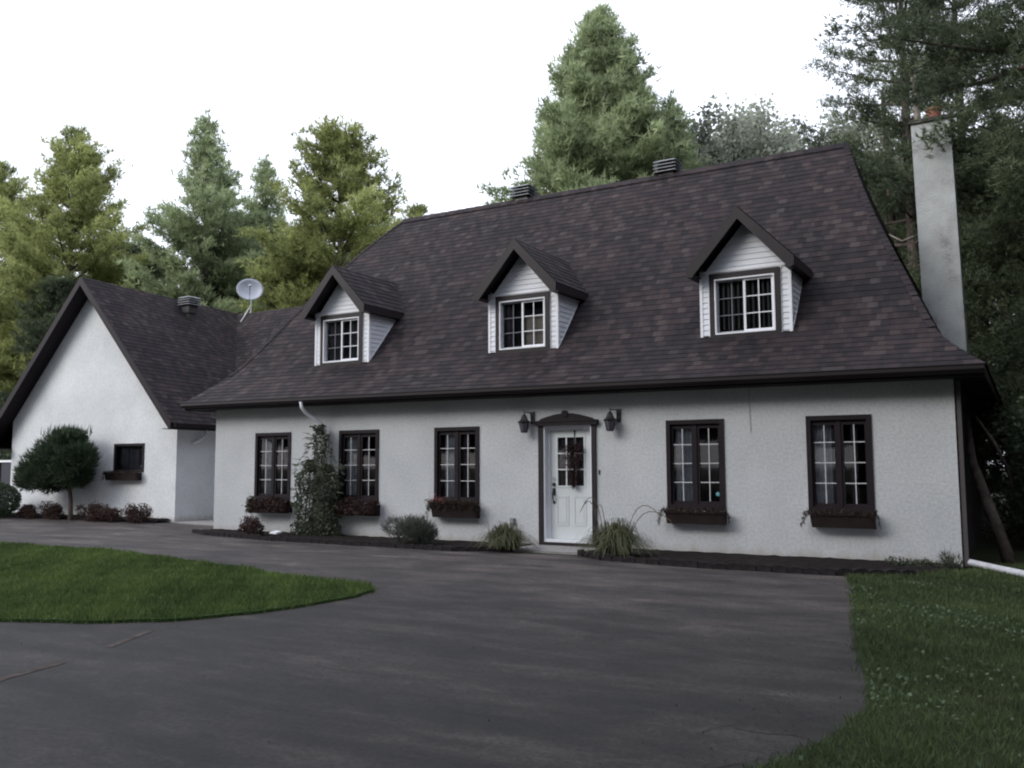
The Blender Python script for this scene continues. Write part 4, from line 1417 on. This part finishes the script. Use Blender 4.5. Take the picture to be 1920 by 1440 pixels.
# ------------------------------------------------------------------ wing plants
tp = plant('clipped_pine', 'small clipped dark pine with rounded tufted crown on a bare trunk before the gabled wing', 'tree', (-24.95, .95, 0))
rng = np.random.default_rng(70)
lobes = [(-25.05, .9, 2.05, .88, .62, .50), (-25.7, .9, 1.72, .78, .6, .44), (-24.45, .9, 1.75, .62, .55, .50), (-26.35, .9, 1.42, .58, .5, .36), (-25.15, .9, 1.40, .75, .55, .36), (-26.0, .85, 1.28, .75, .5, .30), (-24.75, .9, 2.42, .50, .4, .26), (-24.75, .9, 1.35, .55, .5, .32), (-25.5, .9, 1.12, .60, .45, .28), (-24.35, .9, 1.30, .45, .4, .30), (-26.55, .85, 1.15, .42, .4, .26), (-24.15, .9, 1.9, .42, .4, .42)]
Vs, Ts = [], []
for (x, y, z, rx, ry, rz) in lobes:
    n = int(5200 * rx)
    dirs = unit(rng.normal(size=(n, 3)))
    C = np.array([x, y, z]) + dirs * (rng.uniform(.5, 1.15, n) * (1 + .14 * np.sin(dirs[:, 0] * 9 + z * 5) * np.sin(dirs[:, 2] * 8 + x)))[:, None] * np.array([rx, ry, rz]) * .96
    D = unit(dirs * .8 + np.array([0, 0, .7]) + rng.normal(0, .35, (n, 3)))
    V, tn = blades(rng, C, D, .16, .026, np.clip(rng.normal(.45, .28, n) + .3 * np.sin(C[:, 0] * 7) * np.sin(C[:, 2] * 9), 0, 1))
    Vs.append(V); Ts.append(tn)
n = 240
C = np.stack([rng.uniform(-25.7, -24.2, n), .9 + rng.normal(0, .2, n), rng.uniform(2.4, 2.62, n)], 1)
V, tn = blades(rng, C, unit(np.stack([rng.normal(0, .2, n), rng.normal(0, .2, n), np.ones(n)], 1)), .3, .03, rng.uniform(.2, .8, n))
Vs.append(V); Ts.append(tn)
tri_mesh('crown', np.concatenate(Vs), np.concatenate(Ts), M['topiary'], tp)
mb = MB()
mb.tube([(-24.6, .95, .0), (-24.62, .95, .6), (-24.7, .92, 1.1), (-25.0, .9, 1.8)], [.075, .06, .055, .03], 8)
mb.tube([(-24.66, .95, .85), (-25.2, .9, 1.25), (-26.0, .9, 1.35)], [.04, .03, .015], 6)
mb.build('trunk', M['bark'], tp)

def hedge_ball(name, label, cx, cy, r, h, n, m_, seed):
    rng = np.random.default_rng(seed)
    root = plant(name, label, 'hedge', (cx, cy, 0))
    dirs = unit(rng.normal(size=(n, 3)))
    C = np.array([cx, cy, h * .5]) + dirs * rng.uniform(.8, 1.02, n)[:, None] * np.array([r, r * .7, h * .52])
    C[:, 2] = np.maximum(C[:, 2], .02)
    V, tn = leaves(rng, C, .06, rng.uniform(0, 1, n))
    tri_mesh('foliage', V, tn, m_, root, 4)
    mb = MB(); mb.tube([(cx, cy, 0), (cx, cy, h * .6)], [.05, .03], 6)
    for k in range(5):
        a_ = k * 1.3; mb.tube([(cx, cy, .1), (cx + r * .6 * math.cos(a_), cy + r * .4 * math.sin(a_), h * .6)], [.03, .012], 5)
    mb.build('stems', M['bark'], root)
hedge_ball('round_hedge', 'dark clipped round hedge at the far left corner of the gabled wing', -28.0, .5, 1.05, 1.12, 9000, M['topiary'], 71)
rr_ = random.Random(4)
for i, (x, lab) in enumerate(((-26.7, 'reddish brown low shrub left of the clipped pine trunk, next to the hedge'), (-25.5, 'dark reddish low shrub just left of the clipped pine trunk'), (-23.6, 'reddish low shrub just right of the clipped pine trunk'),
                              (-22.7, 'reddish low shrub below the flower box of the wing'), (-21.6, 'paler reddish shrub at the right corner of the gabled wing'))):
    mound('low_shrub', lab, 'shrub', x, .95, .62, .28, .40 + .08 * (i % 3), 2600, M['reddish'], .05, 80 + i, group='reddish shrubs along the wing wall')
# white gate rail at the far left
fe = thing('gate', 'dark gate panel with a white top rail beyond the left end of the wing', 'gate', (-31.5, 3.0, 0))
mb = MB(); mb.box(-34.5, -29.6, 2.97, 3.03, .15, 1.76); mb.build('panel', mat('gate_blue', (.03, .03, .045), .6, .3), fe)
mb = MB(); mb.box(-34.5, -29.6, 2.93, 3.07, 1.76, 1.84); mb.build('top_rail', M['white'], fe)
for xx in (-34.4, -32.0, -29.7):
    mb = MB(); mb.box(xx - .05, xx + .05, 2.93, 2.968, 0, 1.758); mb.build('post', M['trim'], fe)

# ------------------------------------------------------------------ white pipe and leaning trunk right of the house
mb = MB()
mb.tube([(-.93, .30, .12), (-.85, .1, .08), (-.5, -.45, .07), (.3, -1.75, .065)], .05, 10)
setp(mb.build('drain_pipe', M['pvc']), 'long white drain pipe lying on the grass beside the house corner', 'pipe')

# ------------------------------------------------------------------ lawns: blades
from mathutils.geometry import tessellate_polygon
def inside(P, poly):
    x, y = P[:, 0], P[:, 1]
    c = np.zeros(len(P), bool)
    j = len(poly) - 1
    for i in range(len(poly)):
        xi, yi = poly[i]; xj, yj = poly[j]
        with np.errstate(divide='ignore', invalid='ignore'):
            t_ = (yi > y) != (yj > y)
            c ^= t_ & (x < (xj - xi) * (y - yi) / ((yj - yi) + 1e-12) + xi)
        j = i
    return c
def patch(P, f, ph):
    return np.sin(P[:, 0] * f + ph) * np.sin(P[:, 1] * f * 1.3 + ph * 2) + .6 * np.sin(P[:, 0] * f * 2.7 + P[:, 1] * f * 2.1 + ph)
def lawn(name, label, poly, box, n, length, width, m_, seed, z):
    rng = np.random.default_rng(seed)
    P = np.stack([rng.uniform(box[0], box[1], n), rng.uniform(box[2], box[3], n)], 1)
    # denser near the camera
    dist = np.hypot(P[:, 0], P[:, 1] + 15)
    keep = inside(P + rng.normal(0, .035, P.shape), poly) & (rng.uniform(0, 1, n) < np.clip(8 / dist, .25, 1))
    P = P[keep]; dist = dist[keep]; k = len(P)
    C = np.concatenate([P, np.where(inside(P, poly), z, .004)[:, None]], 1)
    D = unit(np.stack([rng.normal(0, .5, k), rng.normal(0, .5, k), np.full(k, 1.0)], 1))
    length = length * (1 + .35 * patch(P, 2.2, seed + 1) * .6)
    tone = np.clip(.42 + .17 * patch(P, 1.1, seed) + .14 * patch(P, 4.3, seed + 2) + .08 * patch(P, 11.0, seed + 4) + rng.normal(0, .16, k), 0, 1)
    V, tn = blades(rng, C, D, length * 1.0, width, tone)
    V = V.reshape(k, 3, 3); g_ = np.clip(dist / 9, .8, 2.0)[:, None]
    mid = (V[:, 0] + V[:, 1]) / 2
    V[:, 0] = mid + (V[:, 0] - mid) * g_; V[:, 1] = mid + (V[:, 1] - mid) * g_
    o = tri_mesh(name, V.reshape(-1, 3), tn, m_)
    return setp(o, label, 'grass', kind='stuff')
lawn('island_grass', 'bright green mown grass of the island between the driveway arms', isl_w, (-30, -7, -11, -4.5), 420000, .06, .010, M['grass'], 11, .035)
lawn('side_grass', 'darker shaded grass beside the driveway on the right', lawn_r, (-3, 4, -14.5, .8), 300000, .055, .008, M['grass_r'], 12, .012)
rng = np.random.default_rng(14)
n = 16000
P = np.stack([rng.uniform(-2.2, 3.0, n), rng.uniform(-12, -2.5, n)], 1)
P = P[inside(P, lawn_r) & (patch(P, 1.6, 3) + rng.normal(0, .4, n) > .55)]
C = np.concatenate([P, np.full((len(P), 1), .058)], 1)
V, tn = leaves(rng, C, .030, rng.beta(1.2, 3.0, len(P)), Nn=np.array([0, -.3, .9]), asp=.9)
setp(tri_mesh('clover', V, tn, M['clover'], None, 4), 'pale clover leaves scattered through the side lawn', 'clover', kind='stuff')
# fallen leaves / grit on the asphalt edge
n = 420
P = np.stack([rng.normal(-1.45, .35, n), rng.uniform(-11.5, -8.6, n)], 1)
P2 = np.stack([rng.uniform(-16, -1.6, 900), rng.uniform(-13.5, -2.2, 900)], 1)
P2 = P2[~inside(P2, isl_w)]
P = np.concatenate([P, P2]); n = len(P)
C = np.concatenate([P, np.full((n, 1), .014)], 1)
V, tn = leaves(rng, C, .020, rng.uniform(0, 1, n), Nn=np.array([0, 0, 3.]), asp=.4)
setp(tri_mesh('leaf_litter', V, tn, M['reddish'], None, 4), 'brown leaf litter along the crumbling driveway edge', 'leaf litter', kind='stuff')

# ------------------------------------------------------------------ trees
def pine_mesh(seed, H, R0, base, dens=1.0, shape=.8, blade=.30, bw=.05, up=1.0, gap=.0, whorl=.5, extra=(), jit=(.62, 1.12)):
    """returns crown arrays and a trunk MB, local coordinates, root at the origin"""
    rng = np.random.default_rng(seed)
    mb = MB()
    pts, rad = [], []
    bend = rng.normal(0, .012, 2) * H
    for k in range(9):
        u = k / 8
        pts.append((bend[0] * math.sin(u * 3), bend[1] * math.sin(u * 2.2), H * u * .985))
        rad.append(.017 * H * (1 - u) ** .8 + .012)
    mb.tube(pts, rad, 9)
    def axis(z):
        u = z / (H * .985)
        return np.array([bend[0] * math.sin(u * 3), bend[1] * math.sin(u * 2.2), z])
    z = base * H
    CC, DD, TT = [], [], []
    while z < H * .985:
        u = max(0.0, (z / H - base) / (1 - base))
        nb = rng.integers(4, 7)
        a0 = rng.uniform(0, 6.28)
        prof = min(1, (1 - u) ** shape * 1.0 + .035) * (1 if u > .12 else .8 + u * 1.7)
        todo = []
        for k in range(nb):
            if rng.uniform() < gap * (1 - u): continue
            az = a0 + k * 6.283 / nb + rng.normal(0, .3)
            Lb = R0 * prof * rng.uniform(*jit)
            el = (.08 + .85 * u ** 1.3) * up + rng.normal(0, .08)
            todo.append((z, az, Lb, el))
        if z == base * H: todo += list(extra)
        for (zb_, az, Lb, el) in todo:
            d0 = np.array([math.cos(az) * math.cos(el), math.sin(az) * math.cos(el), math.sin(el)])
            o = axis(zb_)
            def bp_(s):
                q = o + d0 * Lb * s
                q = q + np.array([0, 0, Lb * (.16 * s ** 2.2 - .06 * s)])
                return q
            if Lb > .8: mb.tube([bp_(0), bp_(.4), bp_(.75), bp_(.97)], [.012 * Lb + .012, .009 * Lb + .008, .012, .006], 4, cap=False)
            btone = rng.uniform(.34, .86)
            ns = max(2, int(Lb / .30))
            for j in range(ns):
                s = .28 + .74 * (j + rng.uniform(-.3, .3)) / ns
                if s < .2: continue
                q = bp_(s)
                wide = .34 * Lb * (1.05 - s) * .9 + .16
                for _ in range(1 + int(wide / .38)):
                    lat = rng.normal(0, wide * .6)
                    sidev = np.array([-math.sin(az), math.cos(az), 0])
                    c = q + sidev * lat + np.array([0, 0, rng.normal(0, .07)]) + d0 * abs(lat) * .3
                    nt_ = max(3, int(9 * dens))
                    cc = c + rng.normal(0, 1, (nt_, 3)) * np.array([.17, .17, .10])
                    ct = btone + rng.normal(0, .10)
                    dd = unit(d0 * .7 + sidev * np.sign(lat) * .45 + np.array([0, 0, .45 + .4 * u]))
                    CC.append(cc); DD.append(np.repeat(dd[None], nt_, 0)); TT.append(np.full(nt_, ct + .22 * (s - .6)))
        z += whorl * (1.0 - .45 * u) * rng.uniform(.8, 1.2)
    # leader
    top = axis(H * .97)
    CC.append(top + rng.normal(0, 1, (30, 3)) * [.10, .10, .35]); DD.append(np.tile([[0, 0, 1.0]], (30, 1))); TT.append(np.full(30, .5))
    C = np.concatenate(CC); D = np.concatenate(DD); T = np.concatenate(TT)
    B = 5
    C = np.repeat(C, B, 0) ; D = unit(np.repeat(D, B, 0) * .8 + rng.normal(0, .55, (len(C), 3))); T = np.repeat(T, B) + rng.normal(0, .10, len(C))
    V, tn = blades(rng, C, D, blade, bw, T)
    return V, tn, mb

def make_tree(name, label, cat, loc, mesh, m_crown, m_trunk, group, rz=0, sc=1):
    V, tn, mb = mesh
    root = thing(name, label, cat, (0, 0, 0), group)
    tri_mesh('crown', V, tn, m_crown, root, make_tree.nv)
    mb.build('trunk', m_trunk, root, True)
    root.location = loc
    root.rotation_euler = (0, 0, rz)
    root.scale = (sc, sc, sc)
    for c in root.children: c.matrix_parent_inverse = Matrix()
    return root
make_tree.nv = 3

def copy_tree(src, loc, rz, sc, label, m_crown=None, name=None, group=None):
    kids = [o for o in src.children]
    r = src.copy(); COL.objects.link(r)
    r.location = loc; r.rotation_euler = (0, 0, rz)
    r.scale = sc if hasattr(sc, '__len__') else (sc, sc, sc)
    r['label'] = label
    if group: r['group'] = group
    for ch in kids:
        c = ch.copy(); COL.objects.link(c); c.parent = r
        if m_crown and ch.name.startswith('crown'):
            c.material_slots[0].link = 'OBJECT'; c.material_slots[0].material = m_crown
    return r

GL = 'pines beyond the gabled wing'
GB = 'pines behind the main roof'
GR = 'dark trees right of the chimney'
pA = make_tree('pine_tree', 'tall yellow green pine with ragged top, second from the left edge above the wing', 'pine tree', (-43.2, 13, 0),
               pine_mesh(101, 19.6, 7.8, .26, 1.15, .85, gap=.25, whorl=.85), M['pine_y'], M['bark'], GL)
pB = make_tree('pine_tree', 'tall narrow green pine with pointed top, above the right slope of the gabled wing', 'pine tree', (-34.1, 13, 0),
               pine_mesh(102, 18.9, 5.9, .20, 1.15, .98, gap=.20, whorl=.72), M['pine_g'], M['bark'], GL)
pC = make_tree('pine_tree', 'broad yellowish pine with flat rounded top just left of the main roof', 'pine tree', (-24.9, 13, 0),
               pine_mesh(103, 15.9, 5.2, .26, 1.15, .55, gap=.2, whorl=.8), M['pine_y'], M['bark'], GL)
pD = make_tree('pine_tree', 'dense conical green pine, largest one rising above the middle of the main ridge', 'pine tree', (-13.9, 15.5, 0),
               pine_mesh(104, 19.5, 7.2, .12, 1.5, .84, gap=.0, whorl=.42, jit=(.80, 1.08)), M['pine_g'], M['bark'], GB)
copy_tree(pA, (-55.8, 15, 0), 2.0, 1.06, 'yellow green pine cut off by the left edge of the photo')
copy_tree(pB, (-34.5, 18, 0), 1.3, (.9, .9, .968), 'thin green pine peeking between the narrow pine and the flat topped pine')
copy_tree(pC, (-26.6, 12.4, 0), 2.2, (.78, .78, .74), 'low yellow green pine in front of the flat topped pine', group=GL)
copy_tree(pB, (-11.2, 16.5, 0), .6, (.8, .8, .85), 'narrow dark green pine at the right shoulder of the large conical pine', group=GB)
copy_tree(pC, (-41.9, 17, 0), .4, .84, 'mid height pine filling the gap left of the narrow green pine', M['pine_g'])
copy_tree(pA, (-49.0, 10.5, 0), 4.1, .62, 'short yellow pine low at the left behind the rake of the wing')
copy_tree(pC, (-39.5, 9.5, 0), 3.3, .66, 'short bushy pine close behind the wing gable', M['pine_d'])
copy_tree(pD, (-62.9, 22, 0), 1.0, .88, 'dark background pine far left behind the yellow pines', M['pine_d'], group=GL)
copy_tree(pD, (-54.6, 25, 0), 2.0, .86, 'dark background pine between the two leftmost yellow pines', M['pine_d'], group=GL)
copy_tree(pB, (-43.1, 24, 0), 2.6, .96, 'dark background pine left of the thin green pine', M['pine_d'])
copy_tree(pC, (-34.8, 15, 0), 5.0, .82, 'rounded pine, darkened for shade, low behind the satellite dish', M['pine_d'])  # dark needles stand for the shade low among these pines
copy_tree(pD, (-32.5, 17.5, 0), 5.6, .66, 'bushy pine, darkened for shade, directly behind the garage roof vent', M['pine_d'], group=GL)
copy_tree(pA, (-27.9, 20, 0), 5.0, .74, 'green pine behind the flat topped yellow pine', M['pine_g'])
copy_tree(pC, (-47.5, 19, 0), 1.0, .95, 'dark pine between the ragged yellow pine and the narrow green pine', M['pine_d'])
copy_tree(pD, (-36.5, 27, 0), 3.0, .80, 'dark distant pine behind the narrow green pine', M['pine_d'], group=GL)
copy_tree(pA, (-20.5, 12.5, 0), 0.7, (.62, .62, .60), 'yellow green pine low against the left end of the main roof')

# dark pines right
pE = make_tree('pine_tree', 'large dark pine whose long boughs overhang the chimney on the right', 'pine tree', (1.3, 6.9, 0),
               pine_mesh(105, 21.5, 6.0, .34, 2.0, .5, blade=.17, bw=.026, gap=.25, up=.6, whorl=.95,
                         extra=((8.0, R(226), 4.1, -.04), (8.3, R(236), 4.3, -.03), (7.6, R(246), 3.9, -.05), (10.6, R(214), 5.4, .0))), M['pine_d'], M['bark'], GR)
pF = make_tree('pine_tree', 'dense dark conifer filling the right edge beside the chimney', 'pine tree', (2.2, 12.5, 0),
               pine_mesh(106, 14.5, 4.6, .08, 1.5, .7, blade=.17, bw=.028, gap=.10, whorl=.42), M['pine_d'], M['bark'], GR)
copy_tree(pE, (-2.6, 14.5, 0), 2.4, (.72, .72, .93), 'dark pine with bare lower trunk seen left of the chimney', M['pine_d'])
copy_tree(pE, (-1.6, 18.5, 0), 4.0, (.8, .8, 1.0), 'tall dark pine far behind the chimney', M['pine_d'])
copy_tree(pF, (-.3, 14, 0), 1.4, .82, 'low dense conifer directly behind the chimney', M['pine_d'], group=GR)
copy_tree(pF, (1.7, 6.3, 0), 2.4, .58, 'small dark conifer at the right edge below the overhanging boughs', M['pine_d'], group=GR)
copy_tree(pF, (-3.2, 20, 0), 3.3, .85, 'greenish low conifer between the roof end and the chimney', M['pine_g'], group=GR)
copy_tree(pC, (.6, 19, 0), 3.3, .8, 'dark pine deep in the wood at the right', M['pine_d'], group=GR)
copy_tree(pD, (4.6, 9.5, 0), 3.9, .8, 'dark conifer just outside the right edge of the photo', M['pine_d'], group=GR)
copy_tree(pD, (3.6, 18, 0), 5.2, .8, 'dark conifer behind the wood at the right edge', M['pine_d'], group=GR)

# broadleaf trees, thin and grey against the sky
def broad_mesh(seed, H, R0, n_l=9000, leaf=.17):
    rng = np.random.default_rng(seed)
    mb = MB()
    tips = []
    def grow(p, d, L, r, lvl):
        q = p + d * L
        m1 = p + d * L * .5 + rng.normal(0, .04 * L, 3)
        mb.tube([p, m1, q], [r, r * .8, r * .6], 6 if lvl < 2 else 4, cap=False)
        if lvl >= 4 or r < .012:
            tips.append((q, L)); tips.append((m1, L)); return
        for _ in range(rng.integers(2, 4)):
            nd = unit(d + rng.normal(0, .48, 3) + np.array([0, 0, .12]))
            grow(q, nd, L * rng.uniform(.62, .85), r * .62, lvl + 1)
    mb.tube([(0, 0, 0), (0.05, 0, H * .22), (0, .05, H * .42)], [.018 * H, .014 * H, .012 * H], 9)
    for k in range(4):
        a = k * 1.57 + rng.uniform(-.4, .4)
        grow(np.array([0, 0, H * (.34 + .025 * k)]), unit(np.array([math.cos(a) * .6, math.sin(a) * .6, .9])), H * .19, .007 * H, 0)
    grow(np.array([0, 0, H * .42]), np.array([0, 0, 1.0]), H * .2, .009 * H, 0)
    P = np.array([t_[0] for t_ in tips])
    w_ = rng.integers(0, len(P), n_l)
    tt = rng.uniform(.1, .8, len(P))
    C = P[w_] + rng.normal(0, .30, (n_l, 3))
    V, tn = leaves(rng, C, leaf, np.clip(tt[w_] + rng.normal(0, .15, n_l), 0, 1))
    return V, tn, mb
make_tree.nv = 4
GD = 'thin broadleaf trees above the right part of the ridge'
bA = make_tree('broadleaf_tree', 'airy grey green broadleaf tree above the ridge right of the conical pine', 'tree', (-11.0, 24, 0),
               broad_mesh(201, 16.9, 5, 28000, .20), M['leaf_grey'], M['bark'], GD)
bB = make_tree('broadleaf_tree', 'airy broadleaf tree with rounded top above the right half of the ridge', 'tree', (-8.7, 25, 0),
               broad_mesh(202, 17.4, 5, 28000, .20), M['leaf_grey'], M['bark'], GD)
copy_tree(bA, (-5.9, 22, 0), 2.0, .86, 'low airy broadleaf tree beside the right end of the ridge')
copy_tree(bB, (-12.9, 28, 0), 1.0, .98, 'distant broadleaf tree just right of the conical pine')
copy_tree(bA, (-7.3, 29, 0), 4.0, 1.08, 'distant broadleaf tree behind the other airy trees')
make_tree.nv = 3
# bare trunks right of the roof
def bare_trunk(label, pts, rad, m_, group=None, limbs=()):
    root = thing('tree_trunk', label, 'tree trunk', pts[0], group)
    mb = MB(); mb.tube(pts, rad, 9); mb.build('trunk', m_, root, True)
    for l in limbs:
        mb = MB(); mb.tube(l, [.05, .035, .015][:len(l)], 6); mb.build('limb', m_, root, True)
bare_trunk('slender dark bare trunk between roof end and chimney, nearer the roof', [(-3.5, 16, 0), (-3.45, 16, 6), (-3.5, 16, 11), (-3.6, 16, 14)], [.17, .14, .11, .07], M['bark'])
bare_trunk('pale bare trunk close to the left side of the chimney top', [(-2.1, 13, 0), (-2.15, 13, 6), (-2.25, 13, 10), (-2.4, 13, 14)], [.17, .15, .12, .08], M['bark_pale'],
           limbs=([(-2.2, 13, 8.4), (-2.9, 13, 8.2), (-3.3, 13, 8.5)], [(-2.25, 13, 10.5), (-2.7, 12.8, 10.2), (-3.2, 12.8, 10.4)]))
bare_trunk('leaning grey trunk at the foot of the dark wood right of the house corner', [(-.30, 1.0, -.05), (-.55, 1.3, .8), (-.80, 1.8, 1.6), (-1.0, 3.4, 3.0)], [.11, .085, .07, .045], M['bark'])
bare_trunk('thin curved pale branch hanging in the dark right of the house corner', [(-.20, 2.2, .9), (-.30, 2.0, 1.5), (-.48, 2.0, 1.95), (-.75, 2.4, 2.4)], [.015, .026, .03, .022], M['bark'])

# dark undergrowth in the wood at the right and behind the house
def bush(label, x, y, r, h, m_, seed, n=7000, leaf=.10, group='bushes under the trees'):
    rng = np.random.default_rng(seed)
    root = plant('bush', label, 'bush', (x, y, 0), group)
    k = 14
    cc = np.stack([x + rng.uniform(-.75, .75, k) * r, y + rng.uniform(-.6, .6, k) * r, rng.uniform(.1, .8, k) * h], 1)
    w_ = rng.integers(0, k, n)
    dirs = unit(rng.normal(size=(n, 3)))
    C = cc[w_] + dirs * rng.uniform(.4, 1, n)[:, None] * np.array([r * .42, r * .42, h * .28])
    C[:, 2] = np.abs(C[:, 2])
    V, tn = leaves(rng, C, leaf, np.clip(rng.uniform(0, .8, k)[w_] + rng.normal(0, .15, n), 0, 1))
    tri_mesh('foliage', V, tn, m_, root, 4)
    mb = MB()
    for i in range(8): mb.tube([(x, y, 0), (x + (cc[i, 0] - x) * .5, y + (cc[i, 1] - y) * .5, cc[i, 2] * .5), tuple(cc[i])], [.03, .02, .008], 5)
    mb.build('stems', M['bark'], root)
for i, (x, y, r, h, lab) in enumerate(((.6, 3.8, 1.5, 2.6, 'dark leafy bush right behind the leaning grey trunk'), (2.4, 3.2, 1.5, 2.2, 'dark bush at the right edge of the photo behind the drain pipe'),
                                       (-.2, 6.2, 1.3, 3.6, 'tall dark bush beside the side wall of the house'), (1.8, 6.5, 2.0, 4.2, 'tall dark bush deeper in the wood at the right'),
                                       (.3, 9.8, 2.0, 5.2, 'high dark thicket below the chimney at the right'), (3.6, 6, 2.0, 3.5, 'wide dark bush just beyond the right edge'))):
    bush(lab, x, y, r, h, M['pine_d'], 300 + i)
for i, (x, y, r, h, lab) in enumerate(((-33.5, 6.5, 2.4, 4.6, 'dark green bush behind the left rake of the wing'), (-37.5, 7.5, 2.6, 5.0, 'dark bush at the left edge of the photo behind the gate'),
                                       (-41, 10, 3, 5.5, 'broad dark bush far left under the yellow pine'))):
    bush(lab, x, y, r, h, M['pine_d'], 320 + i, 9000, .15)
# unseen pines added to block the sun and show in the windows
GO = 'unseen pines added to shade the house'
k = 0
rr_ = random.Random(12)
for x, y, s in ((9, -4, 1.0), (10.5, -12, 1.05), (9.5, -20, 1.0), (6, -28, 1.1), (0, -32, 1.15), (-6, -35, 1.2), (-12, -36, 1.25), (-18, -37, 1.2), (-24, -38, 1.25), (-30, -38, 1.2), (-36, -39, 1.25), (-42, -40, 1.2), (-48, -40, 1.15), (-54, -40, 1.1), (-45, -48, 1.25), (-60, -38, 1.0), (13, 2, 1.0), (8, -38, 1.2), (-9, -44, 1.35), (-21, -46, 1.35), (-33, -47, 1.35), (-15, -45, 1.35), (-27, -46, 1.35), (-3, -42, 1.3), (15, -8, 1.1), (15, -18, 1.2)):
    copy_tree((pD, pE)[k % 2], (x, y, 0), rr_.uniform(0, 6), s, 'unseen dark pine added out of view for shade', M['pine_d'], group=GO)
    k += 1
print('objects', len(bpy.data.objects), 'tris', sum(len(m.polygons) for m in bpy.data.meshes))
